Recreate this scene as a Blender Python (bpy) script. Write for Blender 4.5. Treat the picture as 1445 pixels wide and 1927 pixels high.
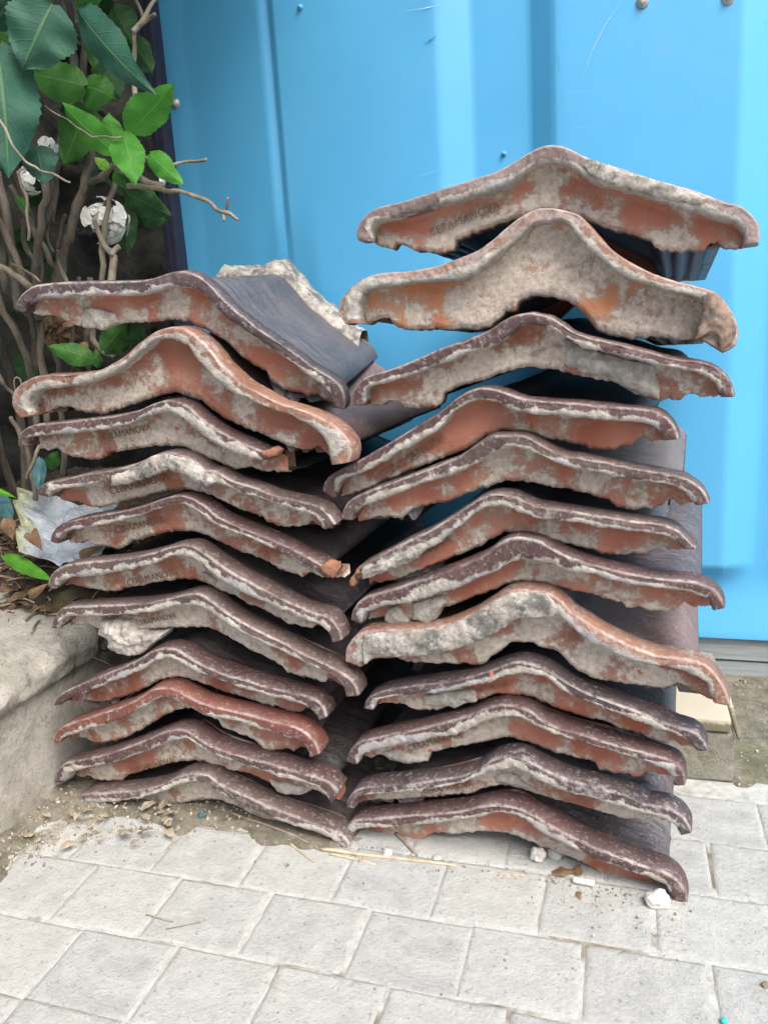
import bpy, bmesh, math, random
import numpy as np
from mathutils import Vector, Matrix, noise as mnoise

for o in list(bpy.data.objects):
    bpy.data.objects.remove(o, do_unlink=True)
scene = bpy.context.scene
COL = scene.collection
random.seed(7)

# ------------------------------------------------------------------ camera
CAM_R = ((0.957286, 0.008864, -0.289008), (0.28298, -0.234006, 0.930142), (-0.059385, -0.972195, -0.226519))
CAM_H = 0.60
FPX, CX, CY = 1480.0, 722.5, 963.5
cam_data = bpy.data.cameras.new('camera')
cam = bpy.data.objects.new('camera', cam_data)
COL.objects.link(cam)
m = Matrix.Identity(4)
for r in range(3):
    m[r][0] = CAM_R[r][0]
    m[r][1] = -CAM_R[r][1]
    m[r][2] = -CAM_R[r][2]
m[2][3] = CAM_H
cam.matrix_world = m
cam_data.sensor_fit = 'HORIZONTAL'
cam_data.sensor_width = 36.0
cam_data.lens = FPX / 1445.0 * 36.0
cam_data.clip_start = 0.01
cam_data.clip_end = 200.0
scene.camera = cam

# ------------------------------------------------------------------ light
SUN_EL, SUN_AZ = math.radians(53), math.radians(134)      # compass azimuth: clockwise from +Y
world = bpy.data.worlds.new('World')
scene.world = world
world.use_nodes = True
wn = world.node_tree
wn.nodes.clear()
wo = wn.nodes.new('ShaderNodeOutputWorld')
wb = wn.nodes.new('ShaderNodeBackground')
sky = wn.nodes.new('ShaderNodeTexSky')
sky.sky_type = 'NISHITA'
sky.sun_disc = False
sky.sun_elevation = SUN_EL
sky.sun_rotation = SUN_AZ
sky.air_density = 1.0
sky.dust_density = 8.0
sky.ozone_density = 1.0
wb.inputs['Strength'].default_value = 0.11
wn.links.new(sky.outputs[0], wb.inputs['Color'])
wn.links.new(wb.outputs[0], wo.inputs['Surface'])
sun_data = bpy.data.lights.new('sun', 'SUN')
sun_data.energy = 1.5
sun_data.angle = math.radians(38)
sun_data.color = (1.0, 0.985, 0.965)
sun = bpy.data.objects.new('sun', sun_data)
COL.objects.link(sun)
sd = Vector((math.sin(SUN_AZ) * math.cos(SUN_EL), math.cos(SUN_AZ) * math.cos(SUN_EL), math.sin(SUN_EL)))
sun.rotation_euler = sd.to_track_quat('Z', 'Y').to_euler()
sun.location = sd * 6
vs = scene.view_settings
vs.view_transform = 'Standard'
vs.look = 'None'
vs.exposure = 1.02
vs.gamma = 1.0
vs.use_curve_mapping = False
scene.cycles.max_bounces = 5
scene.cycles.diffuse_bounces = 3
scene.cycles.glossy_bounces = 2
scene.cycles.transmission_bounces = 2
scene.cycles.transparent_max_bounces = 4

# ------------------------------------------------------------------ helpers
def ray(u, v):
    a = (u - CX, v - CY, FPX)
    return Vector([sum(CAM_R[r][k] * a[k] for k in range(3)) for r in range(3)])

def at(u, v, Y):
    d = ray(u, v)
    return Vector((0, 0, CAM_H)) + d * (Y / d.y)

def ground_at(u, v, z=0.0):
    d = ray(u, v)
    return Vector((0, 0, CAM_H)) + d * ((z - CAM_H) / d.z)

def n3(x, y, z, s=1.0, o=0.0):
    return mnoise.noise(Vector((x * s + o, y * s + o * 1.7, z * s - o * 0.6)))

def fbm(x, y, z, s, o=0.0, octv=3):
    t, a = 0.0, 1.0
    for k in range(octv):
        t += a * n3(x, y, z, s, o + k * 11.3)
        s *= 2.1
        a *= 0.5
    return t

def mesh_obj(name, verts, faces, mat=None, parent=None, smooth=True, attrs=None, uv=None):
    me = bpy.data.meshes.new(name)
    me.from_pydata([tuple(v) for v in verts], [], faces)
    if smooth:
        me.polygons.foreach_set('use_smooth', [True] * len(me.polygons))
    if attrs:
        for k, vals in attrs.items():
            at_ = me.attributes.new(k, 'FLOAT', 'POINT')
            at_.data.foreach_set('value', [float(q) for q in vals])
    if uv is not None:
        ul = me.uv_layers.new(name='UVMap')
        li = np.empty(len(me.loops), dtype=np.int32)
        me.loops.foreach_get('vertex_index', li)
        ul.data.foreach_set('uv', np.asarray(uv, dtype=np.float32)[li].ravel())
    me.update()
    o = bpy.data.objects.new(name, me)
    COL.objects.link(o)
    if mat:
        me.materials.append(mat)
    if parent:
        o.parent = parent
    return o

def tag(o, label=None, cat=None, group=None, kind=None):
    if label: o['label'] = label
    if cat: o['category'] = cat
    if group: o['group'] = group
    if kind: o['kind'] = kind
    return o

def empty(name, loc=(0, 0, 0), label=None, cat=None, group=None):
    o = bpy.data.objects.new(name, None)
    o.empty_display_size = 0.05
    o.location = loc
    COL.objects.link(o)
    return tag(o, label, cat, group)

def grid_faces(nu, nv, off=0, flip=False):
    f = []
    for i in range(nu - 1):
        for j in range(nv - 1):
            a, b, c, d = off + i * nv + j, off + (i + 1) * nv + j, off + (i + 1) * nv + j + 1, off + i * nv + j + 1
            f.append((a, d, c, b) if flip else (a, b, c, d))
    return f

def tube(pts, rad, nseg=8, rough=0.0, seed=0.0, sub=4, wob=0.0):
    """tapered rough tube through points; rad = list per control point"""
    P, Rr = [], []
    n = len(pts)
    for i in range(n - 1):
        p0, p1, p2, p3 = pts[max(i - 1, 0)], pts[i], pts[i + 1], pts[min(i + 2, n - 1)]
        for k in range(sub):
            t = k / sub
            q = 0.5 * ((2 * p1) + (p2 - p0) * t + (2 * p0 - 5 * p1 + 4 * p2 - p3) * t * t + (3 * p1 - p0 - 3 * p2 + p3) * t ** 3)
            P.append(q)
            Rr.append(rad[i] * (1 - t) + rad[i + 1] * t)
    P.append(pts[-1].copy()); Rr.append(rad[-1])
    if wob:
        for i in range(len(P)):
            q = P[i]
            P[i] = q + Vector((n3(q.x, q.y, q.z, 40, seed), n3(q.x, q.y, q.z, 40, seed + 5), n3(q.x, q.y, q.z, 40, seed + 9))) * wob
    V, F = [], []
    for i, p in enumerate(P):
        t = (P[min(i + 1, len(P) - 1)] - P[max(i - 1, 0)]).normalized()
        a = t.orthogonal().normalized() if i == 0 else (a - t * a.dot(t)).normalized()
        b = t.cross(a)
        for k in range(nseg):
            an = 2 * math.pi * k / nseg
            rr = Rr[i] * (1 + rough * n3(p.x * 3 + math.cos(an), p.y * 3 + math.sin(an), p.z, 25, seed))
            V.append(p + (a * math.cos(an) + b * math.sin(an)) * rr)
    for i in range(len(P) - 1):
        for k in range(nseg):
            k2 = (k + 1) % nseg
            F.append((i * nseg + k, i * nseg + k2, (i + 1) * nseg + k2, (i + 1) * nseg + k))
    F.append(tuple(range(nseg - 1, -1, -1)))
    F.append(tuple((len(P) - 1) * nseg + k for k in range(nseg)))
    return V, F

# ------------------------------------------------------------------ materials
class NB:
    def __init__(self, name):
        self.mat = bpy.data.materials.new(name)
        self.mat.use_nodes = True
        self.t = self.mat.node_tree
        self.b = self.t.nodes['Principled BSDF']
        self.co = self.t.nodes.new('ShaderNodeTexCoord')
    def link(self, a, b):
        self.t.links.new(a, b)
    def mapping(self, scale=(1, 1, 1), loc=(0, 0, 0), src='Object'):
        mp = self.t.nodes.new('ShaderNodeMapping')
        mp.inputs['Scale'].default_value = scale
        mp.inputs['Location'].default_value = loc
        self.link(self.co.outputs[src], mp.inputs['Vector'])
        return mp.outputs[0]
    def noise(self, vec, scale, detail=5, rough=0.6, dist=0.0):
        n = self.t.nodes.new('ShaderNodeTexNoise')
        n.inputs['Scale'].default_value = scale
        n.inputs['Detail'].default_value = detail
        n.inputs['Roughness'].default_value = rough
        n.inputs['Distortion'].default_value = dist
        self.link(vec, n.inputs['Vector'])
        return n.outputs['Fac']
    def voro(self, vec, scale, feature='F1'):
        n = self.t.nodes.new('ShaderNodeTexVoronoi')
        n.feature = feature
        n.inputs['Scale'].default_value = scale
        self.link(vec, n.inputs['Vector'])
        return n.outputs['Distance']
    def ramp(self, fac, lo, hi, a=0.0, b=1.0):
        n = self.t.nodes.new('ShaderNodeMapRange')
        n.interpolation_type = 'SMOOTHSTEP'
        n.inputs['From Min'].default_value = lo
        n.inputs['From Max'].default_value = hi
        n.inputs['To Min'].default_value = a
        n.inputs['To Max'].default_value = b
        self.link(fac, n.inputs['Value'])
        return n.outputs['Result']
    def math(self, op, a, b=None, clamp=False):
        n = self.t.nodes.new('ShaderNodeMath')
        n.operation = op
        n.use_clamp = clamp
        for k, q in enumerate((a, b)):
            if q is None: continue
            if isinstance(q, (int, float)): n.inputs[k].default_value = q
            else: self.link(q, n.inputs[k])
        return n.outputs[0]
    def mix(self, fac, a, b):
        n = self.t.nodes.new('ShaderNodeMix')
        n.data_type = 'RGBA'
        for q, k in ((fac, 0), (a, 6), (b, 7)):
            if isinstance(q, (int, float)): n.inputs[k].default_value = q
            elif isinstance(q, tuple): n.inputs[k].default_value = (*q, 1.0)
            else: self.link(q, n.inputs[k])
        return n.outputs[2]
    def attr(self, name):
        n = self.t.nodes.new('ShaderNodeAttribute')
        n.attribute_name = name
        return n.outputs['Fac']
    def bump(self, h, strength=0.5, dist=0.001, prev=None):
        n = self.t.nodes.new('ShaderNodeBump')
        n.inputs['Strength'].default_value = strength
        n.inputs['Distance'].default_value = dist
        self.link(h, n.inputs['Height'])
        if prev is not None: self.link(prev, n.inputs['Normal'])
        return n.outputs[0]
    def done(self, color=None, rough=None, normal=None, **kw):
        for q, k in ((color, 'Base Color'), (rough, 'Roughness'), (normal, 'Normal')):
            if q is None: continue
            if isinstance(q, tuple): self.b.inputs[k].default_value = (*q, 1.0)
            elif isinstance(q, (int, float)): self.b.inputs[k].default_value = q
            else: self.link(q, self.b.inputs[k])
        for k, q in kw.items():
            self.b.inputs[k].default_value = q
        return self.mat

LIME_A, LIME_B = (0.26, 0.24, 0.215), (0.50, 0.485, 0.455)

def lime_colour(nb, v, grey=0.0):
    n1 = nb.noise(v, 60, 5, 0.72)
    c = nb.mix(nb.ramp(n1, 0.35, 0.65), LIME_A, LIME_B)
    c = nb.mix(nb.ramp(nb.noise(v, 330, 3, 0.7), 0.52, 0.72, 0, 0.55), c, (0.17, 0.155, 0.135))
    if grey:
        c = nb.mix(nb.ramp(nb.noise(v, 38, 5, 0.75), 0.45, 0.6, 0, grey), c, (0.085, 0.09, 0.09))
    return c

def glaze_mat(name, ca, cb, dust, seed, streak=False, dull=0.0, gloss=0.56):
    """fired glaze: colour from 'tone', dust film from 'dust', lime crust from 'lime', rubbed edge and painted highlight from 'wear'"""
    nb = NB(name)
    v = nb.mapping((1, 1, 1), (seed * 3.1, seed * 1.7, seed * 2.3))
    nf = nb.noise(v, 120, 5, 0.72)
    n2 = nb.noise(v, 240, 3, 0.65)
    col = nb.mix(nb.attr('tone'), ca, cb)
    if streak:
        st = nb.noise(nb.mapping((2.5, 14, 2.5), (seed, 0, 0)), 11, 6, 0.8, 0.8)
        dm = nb.ramp(nb.math('ADD', st, nb.math('MULTIPLY', nb.attr('dust'), 0.16)), 0.48, 0.76, 0, 0.42)
    else:
        dm = nb.math('ADD', nb.attr('dust'), nb.math('MULTIPLY', nb.math('SUBTRACT', nf, 0.5), 1.5))
        dm = nb.ramp(dm, 0.56, 0.86, 0, 0.70)
    sp = nb.math('MULTIPLY', nb.ramp(n2, 0.54, 0.68, 0, 0.30 + 0.35 * dust), nb.ramp(nf, 0.36, 0.62, 0.25, 1.0))
    dm = nb.math('MAXIMUM', dm, sp)
    col = nb.mix(0.03 + 0.05 * dust, col, (0.27, 0.235, 0.225))
    col = nb.mix(dm, col, nb.mix(n2, (0.13, 0.118, 0.117), (0.46, 0.445, 0.435)))
    wm = nb.math('MULTIPLY', nb.attr('wear_highlight'), nb.ramp(nf, 0.32, 0.54))
    col = nb.mix(nb.math('MULTIPLY', wm, 0.62), col, (0.54, 0.50, 0.49))  # pale line mixes rubbed wear with a painted ridge highlight
    col = nb.mix(nb.ramp(nb.attr('chip'), 0.45, 0.6), col, (0.44, 0.165, 0.085))
    lm = nb.math('ADD', nb.attr('lime'), nb.math('MULTIPLY', nb.math('SUBTRACT', nf, 0.5), 1.2))
    lm = nb.ramp(lm, 0.40, 0.66)
    lc = nb.mix(nb.ramp(nf, 0.3, 0.7), LIME_A, LIME_B)
    lc = nb.mix(nb.ramp(n2, 0.55, 0.72, 0, 0.6), lc, (0.15, 0.14, 0.125))
    lc = nb.mix(nb.ramp(nb.attr('tone'), 0.55, 0.8, 0, 0.6), lc, (0.30, 0.30, 0.33))
    col = nb.mix(lm, col, lc)
    rough = nb.math('MAXIMUM', nb.ramp(dm, 0.0, 0.6, gloss + dull, 0.84), nb.math('MULTIPLY', lm, 0.92))
    h = nb.math('ADD', nb.math('MULTIPLY', nf, nb.math('ADD', nb.math('MULTIPLY', lm, 0.8), 0.45)), nb.math('MULTIPLY', n2, 0.18))
    return nb.done(col, rough, nb.bump(h, 1.0, 0.0022))

def clay_mat(name, ca, cb, seed):
    """bare fired clay face: masks 'lime', 'grime', 'tone' carried by the mesh, fine grain from noise"""
    nb = NB(name)
    v = nb.mapping((1, 1, 1), (seed * 2.7, seed * 4.1, seed * 1.3))
    nf = nb.noise(v, 150, 6, 0.74)
    n2 = nb.noise(v, 320, 3, 0.7)
    col = nb.mix(nb.attr('tone'), ca, cb)
    film = nb.ramp(nb.math('ADD', nb.attr('lime'), nb.math('MULTIPLY', nb.math('SUBTRACT', nf, 0.5), 1.3)), 0.15, 0.62, 0, 0.55)
    col = nb.mix(film, col, (0.40, 0.305, 0.25))
    col = nb.mix(nb.ramp(nb.math('ADD', nb.attr('grime'), nb.math('MULTIPLY', nb.math('SUBTRACT', nf, 0.5), 0.9)), 0.45, 0.8, 0, 0.85), col, (0.06, 0.042, 0.036))
    lm = nb.ramp(nb.math('ADD', nb.attr('lime'), nb.math('MULTIPLY', nb.math('SUBTRACT', nf, 0.5), 1.1)), 0.46, 0.70)
    lc = nb.mix(nb.ramp(nf, 0.3, 0.7), (0.34, 0.30, 0.26), (0.60, 0.555, 0.50))
    lc = nb.mix(nb.ramp(n2, 0.54, 0.72, 0, 0.45), lc, (0.30, 0.24, 0.195))
    col = nb.mix(nb.math('MULTIPLY', lm, 0.92), col, lc)
    col = nb.mix(nb.ramp(n2, 0.66, 0.74, 0, 0.35), col, (0.45, 0.38, 0.32))
    col = nb.mix(nb.ramp(nb.attr('fresh'), 0.5, 0.56), col, (0.46, 0.135, 0.055))
    h = nb.math('ADD', nb.math('MULTIPLY', nf, 0.9), nb.math('MULTIPLY', lm, 0.15))
    return nb.done(col, 0.9, nb.bump(h, 1.0, 0.0026))

def mortar_mat(name, grey, seed, tint=(0.0, 0.0, 0.0), dark=False):
    nb = NB(name)
    v = nb.mapping((1, 1, 1), (seed, seed * 2, seed * 3))
    col = lime_colour(nb, v, grey)
    if dark:
        col = nb.mix(0.72, col, nb.mix(nb.ramp(nb.noise(v, 60, 5), 0.4, 0.62), (0.06, 0.052, 0.045), (0.24, 0.14, 0.09)))
    nrm = nb.bump(nb.noise(v, 180, 7, 0.75), 0.9, 0.0022)
    return nb.done(col, 0.95, nrm)

def simple_mat(name, ca, cb, scale=40, rough=0.8, bump=0.4, bdist=0.001, bscale=None, stretch=(1, 1, 1), spec=None):
    nb = NB(name)
    v = nb.mapping(stretch)
    n = nb.noise(v, scale, 6, 0.65)
    col = nb.mix(nb.ramp(n, 0.33, 0.67), ca, cb)
    nrm = nb.bump(nb.noise(v, bscale or scale * 4, 5, 0.7), bump, bdist)
    mt = nb.done(col, rough, nrm)
    if spec is not None: nb.b.inputs['Specular IOR Level'].default_value = spec
    return mt

# ------------------------------------------------------------------ measured tile profiles (millimetres, in each tile's own front plane)
TILES = {
    'R0': dict(pose=(-0.1050,0.7760,3.5,-2.0), dep=-0.0122,
        F=[(-153.8,689.2),(-154.2,699.2),(-145.8,711.0),(-132.9,717.4),(-104.9,720.6),(-67.1,727.3),(-30.7,733.7),(-6.6,738.7),(8.6,745.2),(20.9,750.7),(33.0,753.7),(44.0,753.1),(55.8,749.0),(67.5,741.7),(80.4,735.1),(99.5,727.2),(130.8,713.7),(161.3,701.2),(185.2,690.1),(199.3,684.4),(207.6,678.2),(213.7,669.8),(215.7,661.2),(215.5,652.8)],
        I=[(-140.8,686.6),(-140.2,697.8),(-133.5,704.9),(-113.2,707.0),(-82.5,711.4),(-52.8,716.4),(-23.9,720.5),(-2.7,724.7),(13.9,733.0),(30.3,740.0),(43.9,739.0),(55.8,734.4),(67.5,726.1),(80.5,717.1),(106.0,707.3),(131.1,697.2),(161.7,684.7),(185.7,675.6),(197.5,670.2),(203.0,662.4),(202.3,651.6)],
        B=[(-149.2,688.4),(-139.7,683.9),(-126.9,681.3),(-121.8,686.6),(-114.0,683.7),(-101.7,676.2),(-93.8,676.9),(-87.7,673.5),(-69.2,671.9),(-61.5,674.1),(-58.2,682.9),(-44.6,687.2),(-22.3,692.0),(0.9,697.2),(27.8,700.5),(46.2,697.3),(65.2,691.4),(85.3,681.5),(105.2,674.4),(126.0,665.9),(130.0,659.8),(138.9,656.4),(152.9,653.9),(160.3,656.2),(164.8,652.8),(172.8,653.4),(177.6,658.7),(183.6,659.4),(189.9,653.8),(203.7,653.2)],
        X=[]),
    'R1': dict(pose=(-0.1050,0.7700,4.0,-3.0), dep=-0.0183,
        F=[(-173.5,607.6),(-179.7,618.5),(-178.2,628.8),(-169.2,639.9),(-152.3,650.4),(-131.2,654.5),(-99.8,654.5),(-76.8,656.5),(-49.7,662.5),(-32.0,667.8),(-17.5,676.0),(-3.1,686.0),(10.9,695.1),(26.4,700.3),(38.6,699.4),(52.0,695.4),(63.9,690.3),(74.5,679.7),(85.0,666.5),(96.7,654.5),(113.5,642.8),(132.5,632.4),(151.3,624.6),(167.2,619.6),(180.6,614.2),(189.2,605.5),(196.8,592.5),(200.8,579.6),(198.8,568.3),(189.5,562.4)],
        I=[(-155.3,606.6),(-159.7,617.2),(-157.5,628.8),(-149.7,638.5),(-123.8,642.4),(-98.7,643.1),(-71.1,643.2),(-51.6,644.0),(-32.4,649.4),(-20.7,656.6),(-6.2,666.2),(6.5,675.7),(20.5,685.0),(20.9,686.9),(35.9,687.6),(42.6,689.3),(50.7,687.2),(56.0,682.1),(62.7,671.8),(74.6,657.7),(90.4,643.5),(107.2,632.4),(122.6,626.7),(139.0,619.1),(151.5,615.7),(165.0,611.6),(170.7,605.5),(170.5,591.5),(168.5,576.3)],
        B=[(-166.0,607.3),(-160.1,607.7),(-144.8,612.1),(-133.2,612.1),(-128.6,604.4),(-122.3,600.3),(-101.3,598.3),(-69.7,596.6),(-26.9,594.9),(-19.3,601.0),(-10.3,610.1),(-1.4,611.2),(3.0,619.4),(16.5,624.1),(27.9,624.0),(44.8,618.7),(58.7,611.5),(67.0,604.2),(71.2,595.7),(76.7,587.8),(89.0,582.3),(110.5,578.4),(132.9,577.3),(152.3,575.0),(168.8,573.4)],
        X=[]),
    'R2': dict(pose=(-0.1050,0.7680,3.5,0.0), dep=0.0000,
        F=[(-164.5,525.4),(-164.0,536.1),(-156.7,545.7),(-144.8,553.5),(-118.8,559.9),(-95.0,567.4),(-64.0,578.4),(-41.6,584.3),(-19.6,591.5),(-5.2,599.8),(9.0,604.8),(22.8,606.0),(26.9,605.0),(39.1,601.4),(49.8,594.7),(63.1,585.6),(82.9,578.6),(115.2,569.2),(146.7,558.9),(171.2,554.7),(183.4,549.8),(193.2,540.7),(198.4,529.6),(199.6,523.2)],
        I=[(-151.7,523.6),(-150.9,535.7),(-143.9,543.0),(-127.6,546.2),(-103.5,552.7),(-80.0,559.1),(-49.5,568.6),(-20.1,577.0),(-2.7,584.4),(11.5,593.9),(22.7,595.5),(36.3,593.1),(47.1,587.2),(60.4,577.8),(76.3,571.0),(96.0,565.5),(115.3,559.3),(134.3,553.3),(153.1,549.3),(169.1,545.4),(180.2,537.9),(187.7,528.7),(188.8,523.5)],
        B=[(-159.7,521.4),(-142.1,521.0),(-132.0,525.4),(-122.2,523.6),(-115.9,519.6),(-101.5,517.7),(-82.4,517.3),(-75.9,520.9),(-72.3,531.4),(-59.7,536.9),(-41.1,542.3),(-26.0,545.4),(-6.5,551.9),(11.0,555.5),(32.5,553.2),(53.5,547.5),(74.2,542.6),(94.5,537.7),(105.3,532.5),(114.6,526.7),(127.9,520.9),(138.3,518.5),(144.7,521.1),(147.4,519.0),(155.1,518.8),(160.0,524.8),(167.6,525.9),(172.7,521.0),(188.9,521.3)],
        X=[]),
    'R3': dict(pose=(-0.1050,0.7680,5.0,0.0), dep=0.0000,
        F=[(-208.3,431.4),(-205.3,441.3),(-195.7,450.4),(-175.8,459.4),(-158.1,467.4),(-132.1,481.5),(-98.6,499.7),(-69.5,515.7),(-53.7,527.8),(-38.4,535.3),(-25.0,537.5),(-9.2,534.8),(5.1,529.1),(19.2,525.2),(47.1,522.5),(74.3,519.8),(100.8,516.5),(120.3,514.4),(134.3,512.3),(143.3,507.1),(149.7,499.6),(153.4,490.9),(154.0,486.9)],
        I=[(-195.3,423.5),(-193.1,435.0),(-183.1,444.0),(-159.1,453.2),(-133.1,466.0),(-107.8,478.4),(-83.1,492.0),(-70.2,500.9),(-55.7,515.4),(-43.3,523.2),(-28.3,526.5),(-9.6,522.6),(1.9,515.7),(19.0,512.1),(40.1,510.3),(60.7,508.3),(81.0,505.9),(100.9,504.0),(117.9,503.1),(129.5,499.9),(137.2,493.7),(140.9,485.3)],
        B=[(-205.0,418.0),(-188.6,420.4),(-170.2,428.3),(-146.9,438.6),(-117.3,449.4),(-92.0,458.4),(-70.6,466.3),(-51.3,474.8),(-30.7,486.9),(-12.3,492.8),(9.8,491.7),(28.7,484.9),(50.3,480.5),(67.3,477.5),(72.9,473.9),(90.9,471.7),(99.1,475.3),(105.8,478.9),(112.6,476.7),(117.8,485.2),(123.1,485.8),(131.1,482.0),(139.6,482.7)],
        X=[]),
    'R4': dict(pose=(-0.1050,0.7640,4.5,0.0), dep=0.0000,
        F=[(-186.5,402.0),(-184.0,411.1),(-175.7,421.9),(-162.3,429.0),(-141.5,437.3),(-108.0,448.8),(-75.6,461.0),(-52.0,470.2),(-36.5,480.5),(-21.3,490.0),(-6.8,491.5),(4.7,491.8),(16.2,489.9),(26.0,484.5),(40.0,476.6),(53.8,471.6),(74.4,468.2),(101.2,462.7),(127.4,458.0),(146.7,454.0),(160.6,450.8),(169.5,445.4),(177.2,437.4),(181.2,427.9)],
        I=[(-173.8,400.8),(-170.6,409.1),(-161.5,416.6),(-133.9,426.1),(-108.7,436.0),(-76.2,447.3),(-51.1,455.2),(-35.6,462.8),(-21.8,472.4),(-8.4,479.0),(4.5,480.1),(18.8,476.6),(32.9,469.5),(46.8,463.1),(60.7,459.6),(87.9,454.8),(114.5,449.5),(140.5,445.7),(153.2,443.1),(162.2,437.1),(168.7,429.0),(170.3,426.0)],
        B=[(-183.1,392.9),(-166.1,395.1),(-153.5,400.5),(-144.9,399.9),(-133.1,397.0),(-122.7,401.4),(-107.1,410.8),(-85.4,417.0),(-74.0,418.1),(-56.1,425.6),(-29.1,434.7),(-13.6,441.8),(-16.1,440.4),(-0.9,442.2),(21.3,440.2),(43.2,436.0),(71.7,429.1),(91.3,424.4),(98.3,417.9),(113.4,414.6),(124.2,417.8),(133.6,415.9),(141.5,420.5),(145.4,424.9),(151.9,425.0),(157.2,420.8),(170.2,422.3)],
        X=[]),
    'R5': dict(pose=(-0.1050,0.7640,4.5,0.0), dep=0.0000,
        F=[(-173.1,337.2),(-170.6,347.4),(-158.2,354.8),(-138.7,365.4),(-112.8,379.6),(-87.7,391.8),(-63.2,406.8),(-47.2,417.6),(-31.5,427.9),(-16.3,433.0),(-1.5,432.3),(12.7,426.2),(25.7,421.0),(38.6,419.4),(66.7,415.8),(94.1,411.9),(120.9,408.5),(140.5,406.6),(153.5,402.5),(161.3,395.7),(167.8,389.6),(171.8,384.9)],
        I=[(-165.8,333.9),(-154.2,338.6),(-140.1,344.1),(-114.1,355.5),(-95.4,367.8),(-72.1,384.0),(-51.0,399.4),(-36.6,412.5),(-21.2,419.5),(-9.2,420.8),(9.6,414.6),(22.6,409.0),(38.4,407.2),(59.6,406.4),(80.5,403.5),(107.6,400.1),(127.6,398.0),(144.6,395.8),(153.7,391.2),(159.7,383.6)],
        B=[(-190.5,317.6),(-177.0,315.9),(-169.8,317.2),(-162.1,324.7),(-154.2,323.4),(-132.0,329.1),(-114.4,337.0),(-97.0,346.3),(-71.7,355.9),(-47.0,366.9),(-30.9,377.3),(-11.9,387.6),(19.6,384.1),(37.4,380.2),(56.5,376.4),(78.0,372.0),(86.6,368.6),(106.2,368.0),(115.9,370.8),(126.8,371.3),(133.5,376.1),(141.6,378.7),(147.0,376.0),(158.9,377.7)],
        X=[]),
    'R6': dict(pose=(-0.1050,0.7610,5.0,0.0), dep=0.0000,
        F=[(-182.9,286.3),(-179.4,298.7),(-167.8,311.7),(-144.6,321.0),(-115.0,332.2),(-81.4,344.7),(-48.9,359.4),(-25.3,371.7),(-12.8,382.6),(2.3,389.0),(13.9,388.9),(28.4,386.0),(41.3,378.3),(59.7,371.0),(80.7,364.7),(108.1,358.9),(134.9,354.7),(160.9,353.9),(176.3,352.1),(187.8,346.7),(194.3,339.3),(197.7,330.2)],
        I=[(-169.9,283.1),(-164.6,295.6),(-142.0,306.3),(-116.2,310.5),(-90.7,319.9),(-65.9,329.8),(-41.7,341.1),(-22.8,350.2),(-7.4,359.7),(4.8,365.5),(9.0,366.6),(28.1,367.1),(42.6,363.3),(56.8,357.3),(80.7,355.3),(108.2,348.6),(135.0,346.7),(154.7,345.1),(171.5,341.9),(181.8,336.9),(186.5,327.1)],
        B=[(-178.9,274.7),(-170.4,279.9),(-150.3,284.3),(-130.9,283.3),(-117.1,281.8),(-99.9,282.4),(-89.4,288.5),(-83.9,299.2),(-56.9,309.7),(-32.3,321.4),(-10.0,332.7),(6.8,336.2),(26.6,335.9),(41.5,333.0),(63.6,328.2),(92.4,323.3),(105.1,320.3),(109.4,314.5),(120.5,316.9),(131.6,313.9),(148.0,315.2),(156.0,315.9),(162.5,324.7),(170.5,320.8),(184.3,322.2)],
        X=[]),
    'R7': dict(pose=(-0.1050,0.7580,4.0,0.0), dep=0.0000,
        F=[(-191.2,238.5),(-189.4,252.9),(-180.3,266.9),(-168.2,274.9),(-141.9,279.7),(-116.3,281.8),(-91.2,285.3),(-66.5,293.4),(-42.2,306.0),(-21.6,320.3),(-7.6,330.8),(7.5,335.2),(17.6,335.2),(35.1,333.6),(48.1,325.9),(59.5,314.4),(73.7,306.2),(87.7,297.1),(105.9,287.9),(122.4,281.7),(142.7,276.3),(166.6,275.3),(182.3,271.1),(193.0,260.2),(201.8,244.6),(205.2,232.9)],
        I=[(-171.5,233.4),(-168.5,240.8),(-156.1,247.8),(-126.5,251.0),(-101.0,254.3),(-67.7,264.3),(-43.3,274.0),(-19.4,288.3),(0.8,302.5),(15.9,306.9),(23.0,308.1),(41.4,309.9),(47.2,311.9),(53.7,303.9),(69.4,289.6),(89.2,280.5),(106.0,272.7),(129.4,267.3),(149.6,265.5),(162.9,263.4),(176.2,258.1),(185.5,251.1),(189.9,234.1)],
        B=[(-177.6,230.3),(-162.0,233.6),(-138.6,237.7),(-126.6,232.7),(-83.5,236.1),(-50.1,237.8),(-40.3,238.8),(-31.9,248.2),(-17.3,258.0),(-9.1,267.2),(11.2,270.7),(12.5,269.9),(30.8,265.0),(41.4,261.9),(53.3,249.9),(63.7,241.2),(77.0,236.0),(107.6,232.8),(133.2,231.7),(149.9,232.8),(158.0,239.3),(164.8,238.4),(173.1,232.3),(188.8,224.6)],
        X=[]),
    'R8': dict(pose=(-0.1050,0.7660,4.0,0.0), dep=0.0000,
        F=[(-175.9,178.9),(-171.6,189.1),(-160.2,197.7),(-140.2,206.0),(-105.0,215.3),(-71.1,223.4),(-46.3,231.6),(-21.9,242.6),(-1.4,251.9),(14.0,252.9),(22.5,250.6),(34.5,246.1),(46.4,239.2),(59.7,231.4),(84.6,221.5),(113.2,214.0),(141.4,204.4),(162.0,198.8),(175.6,195.9),(183.9,189.1),(188.2,178.8)],
        I=[(-164.2,178.1),(-159.0,188.8),(-144.3,195.6),(-114.3,202.7),(-79.9,210.6),(-54.8,218.6),(-30.3,226.5),(-14.3,234.2),(1.4,238.9),(14.7,240.3),(31.4,238.1),(44.8,230.0),(58.2,221.7),(75.8,216.4),(99.0,208.7),(120.4,201.7),(141.5,196.4),(155.4,191.8),(169.2,185.7),(178.2,175.8)],
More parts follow.
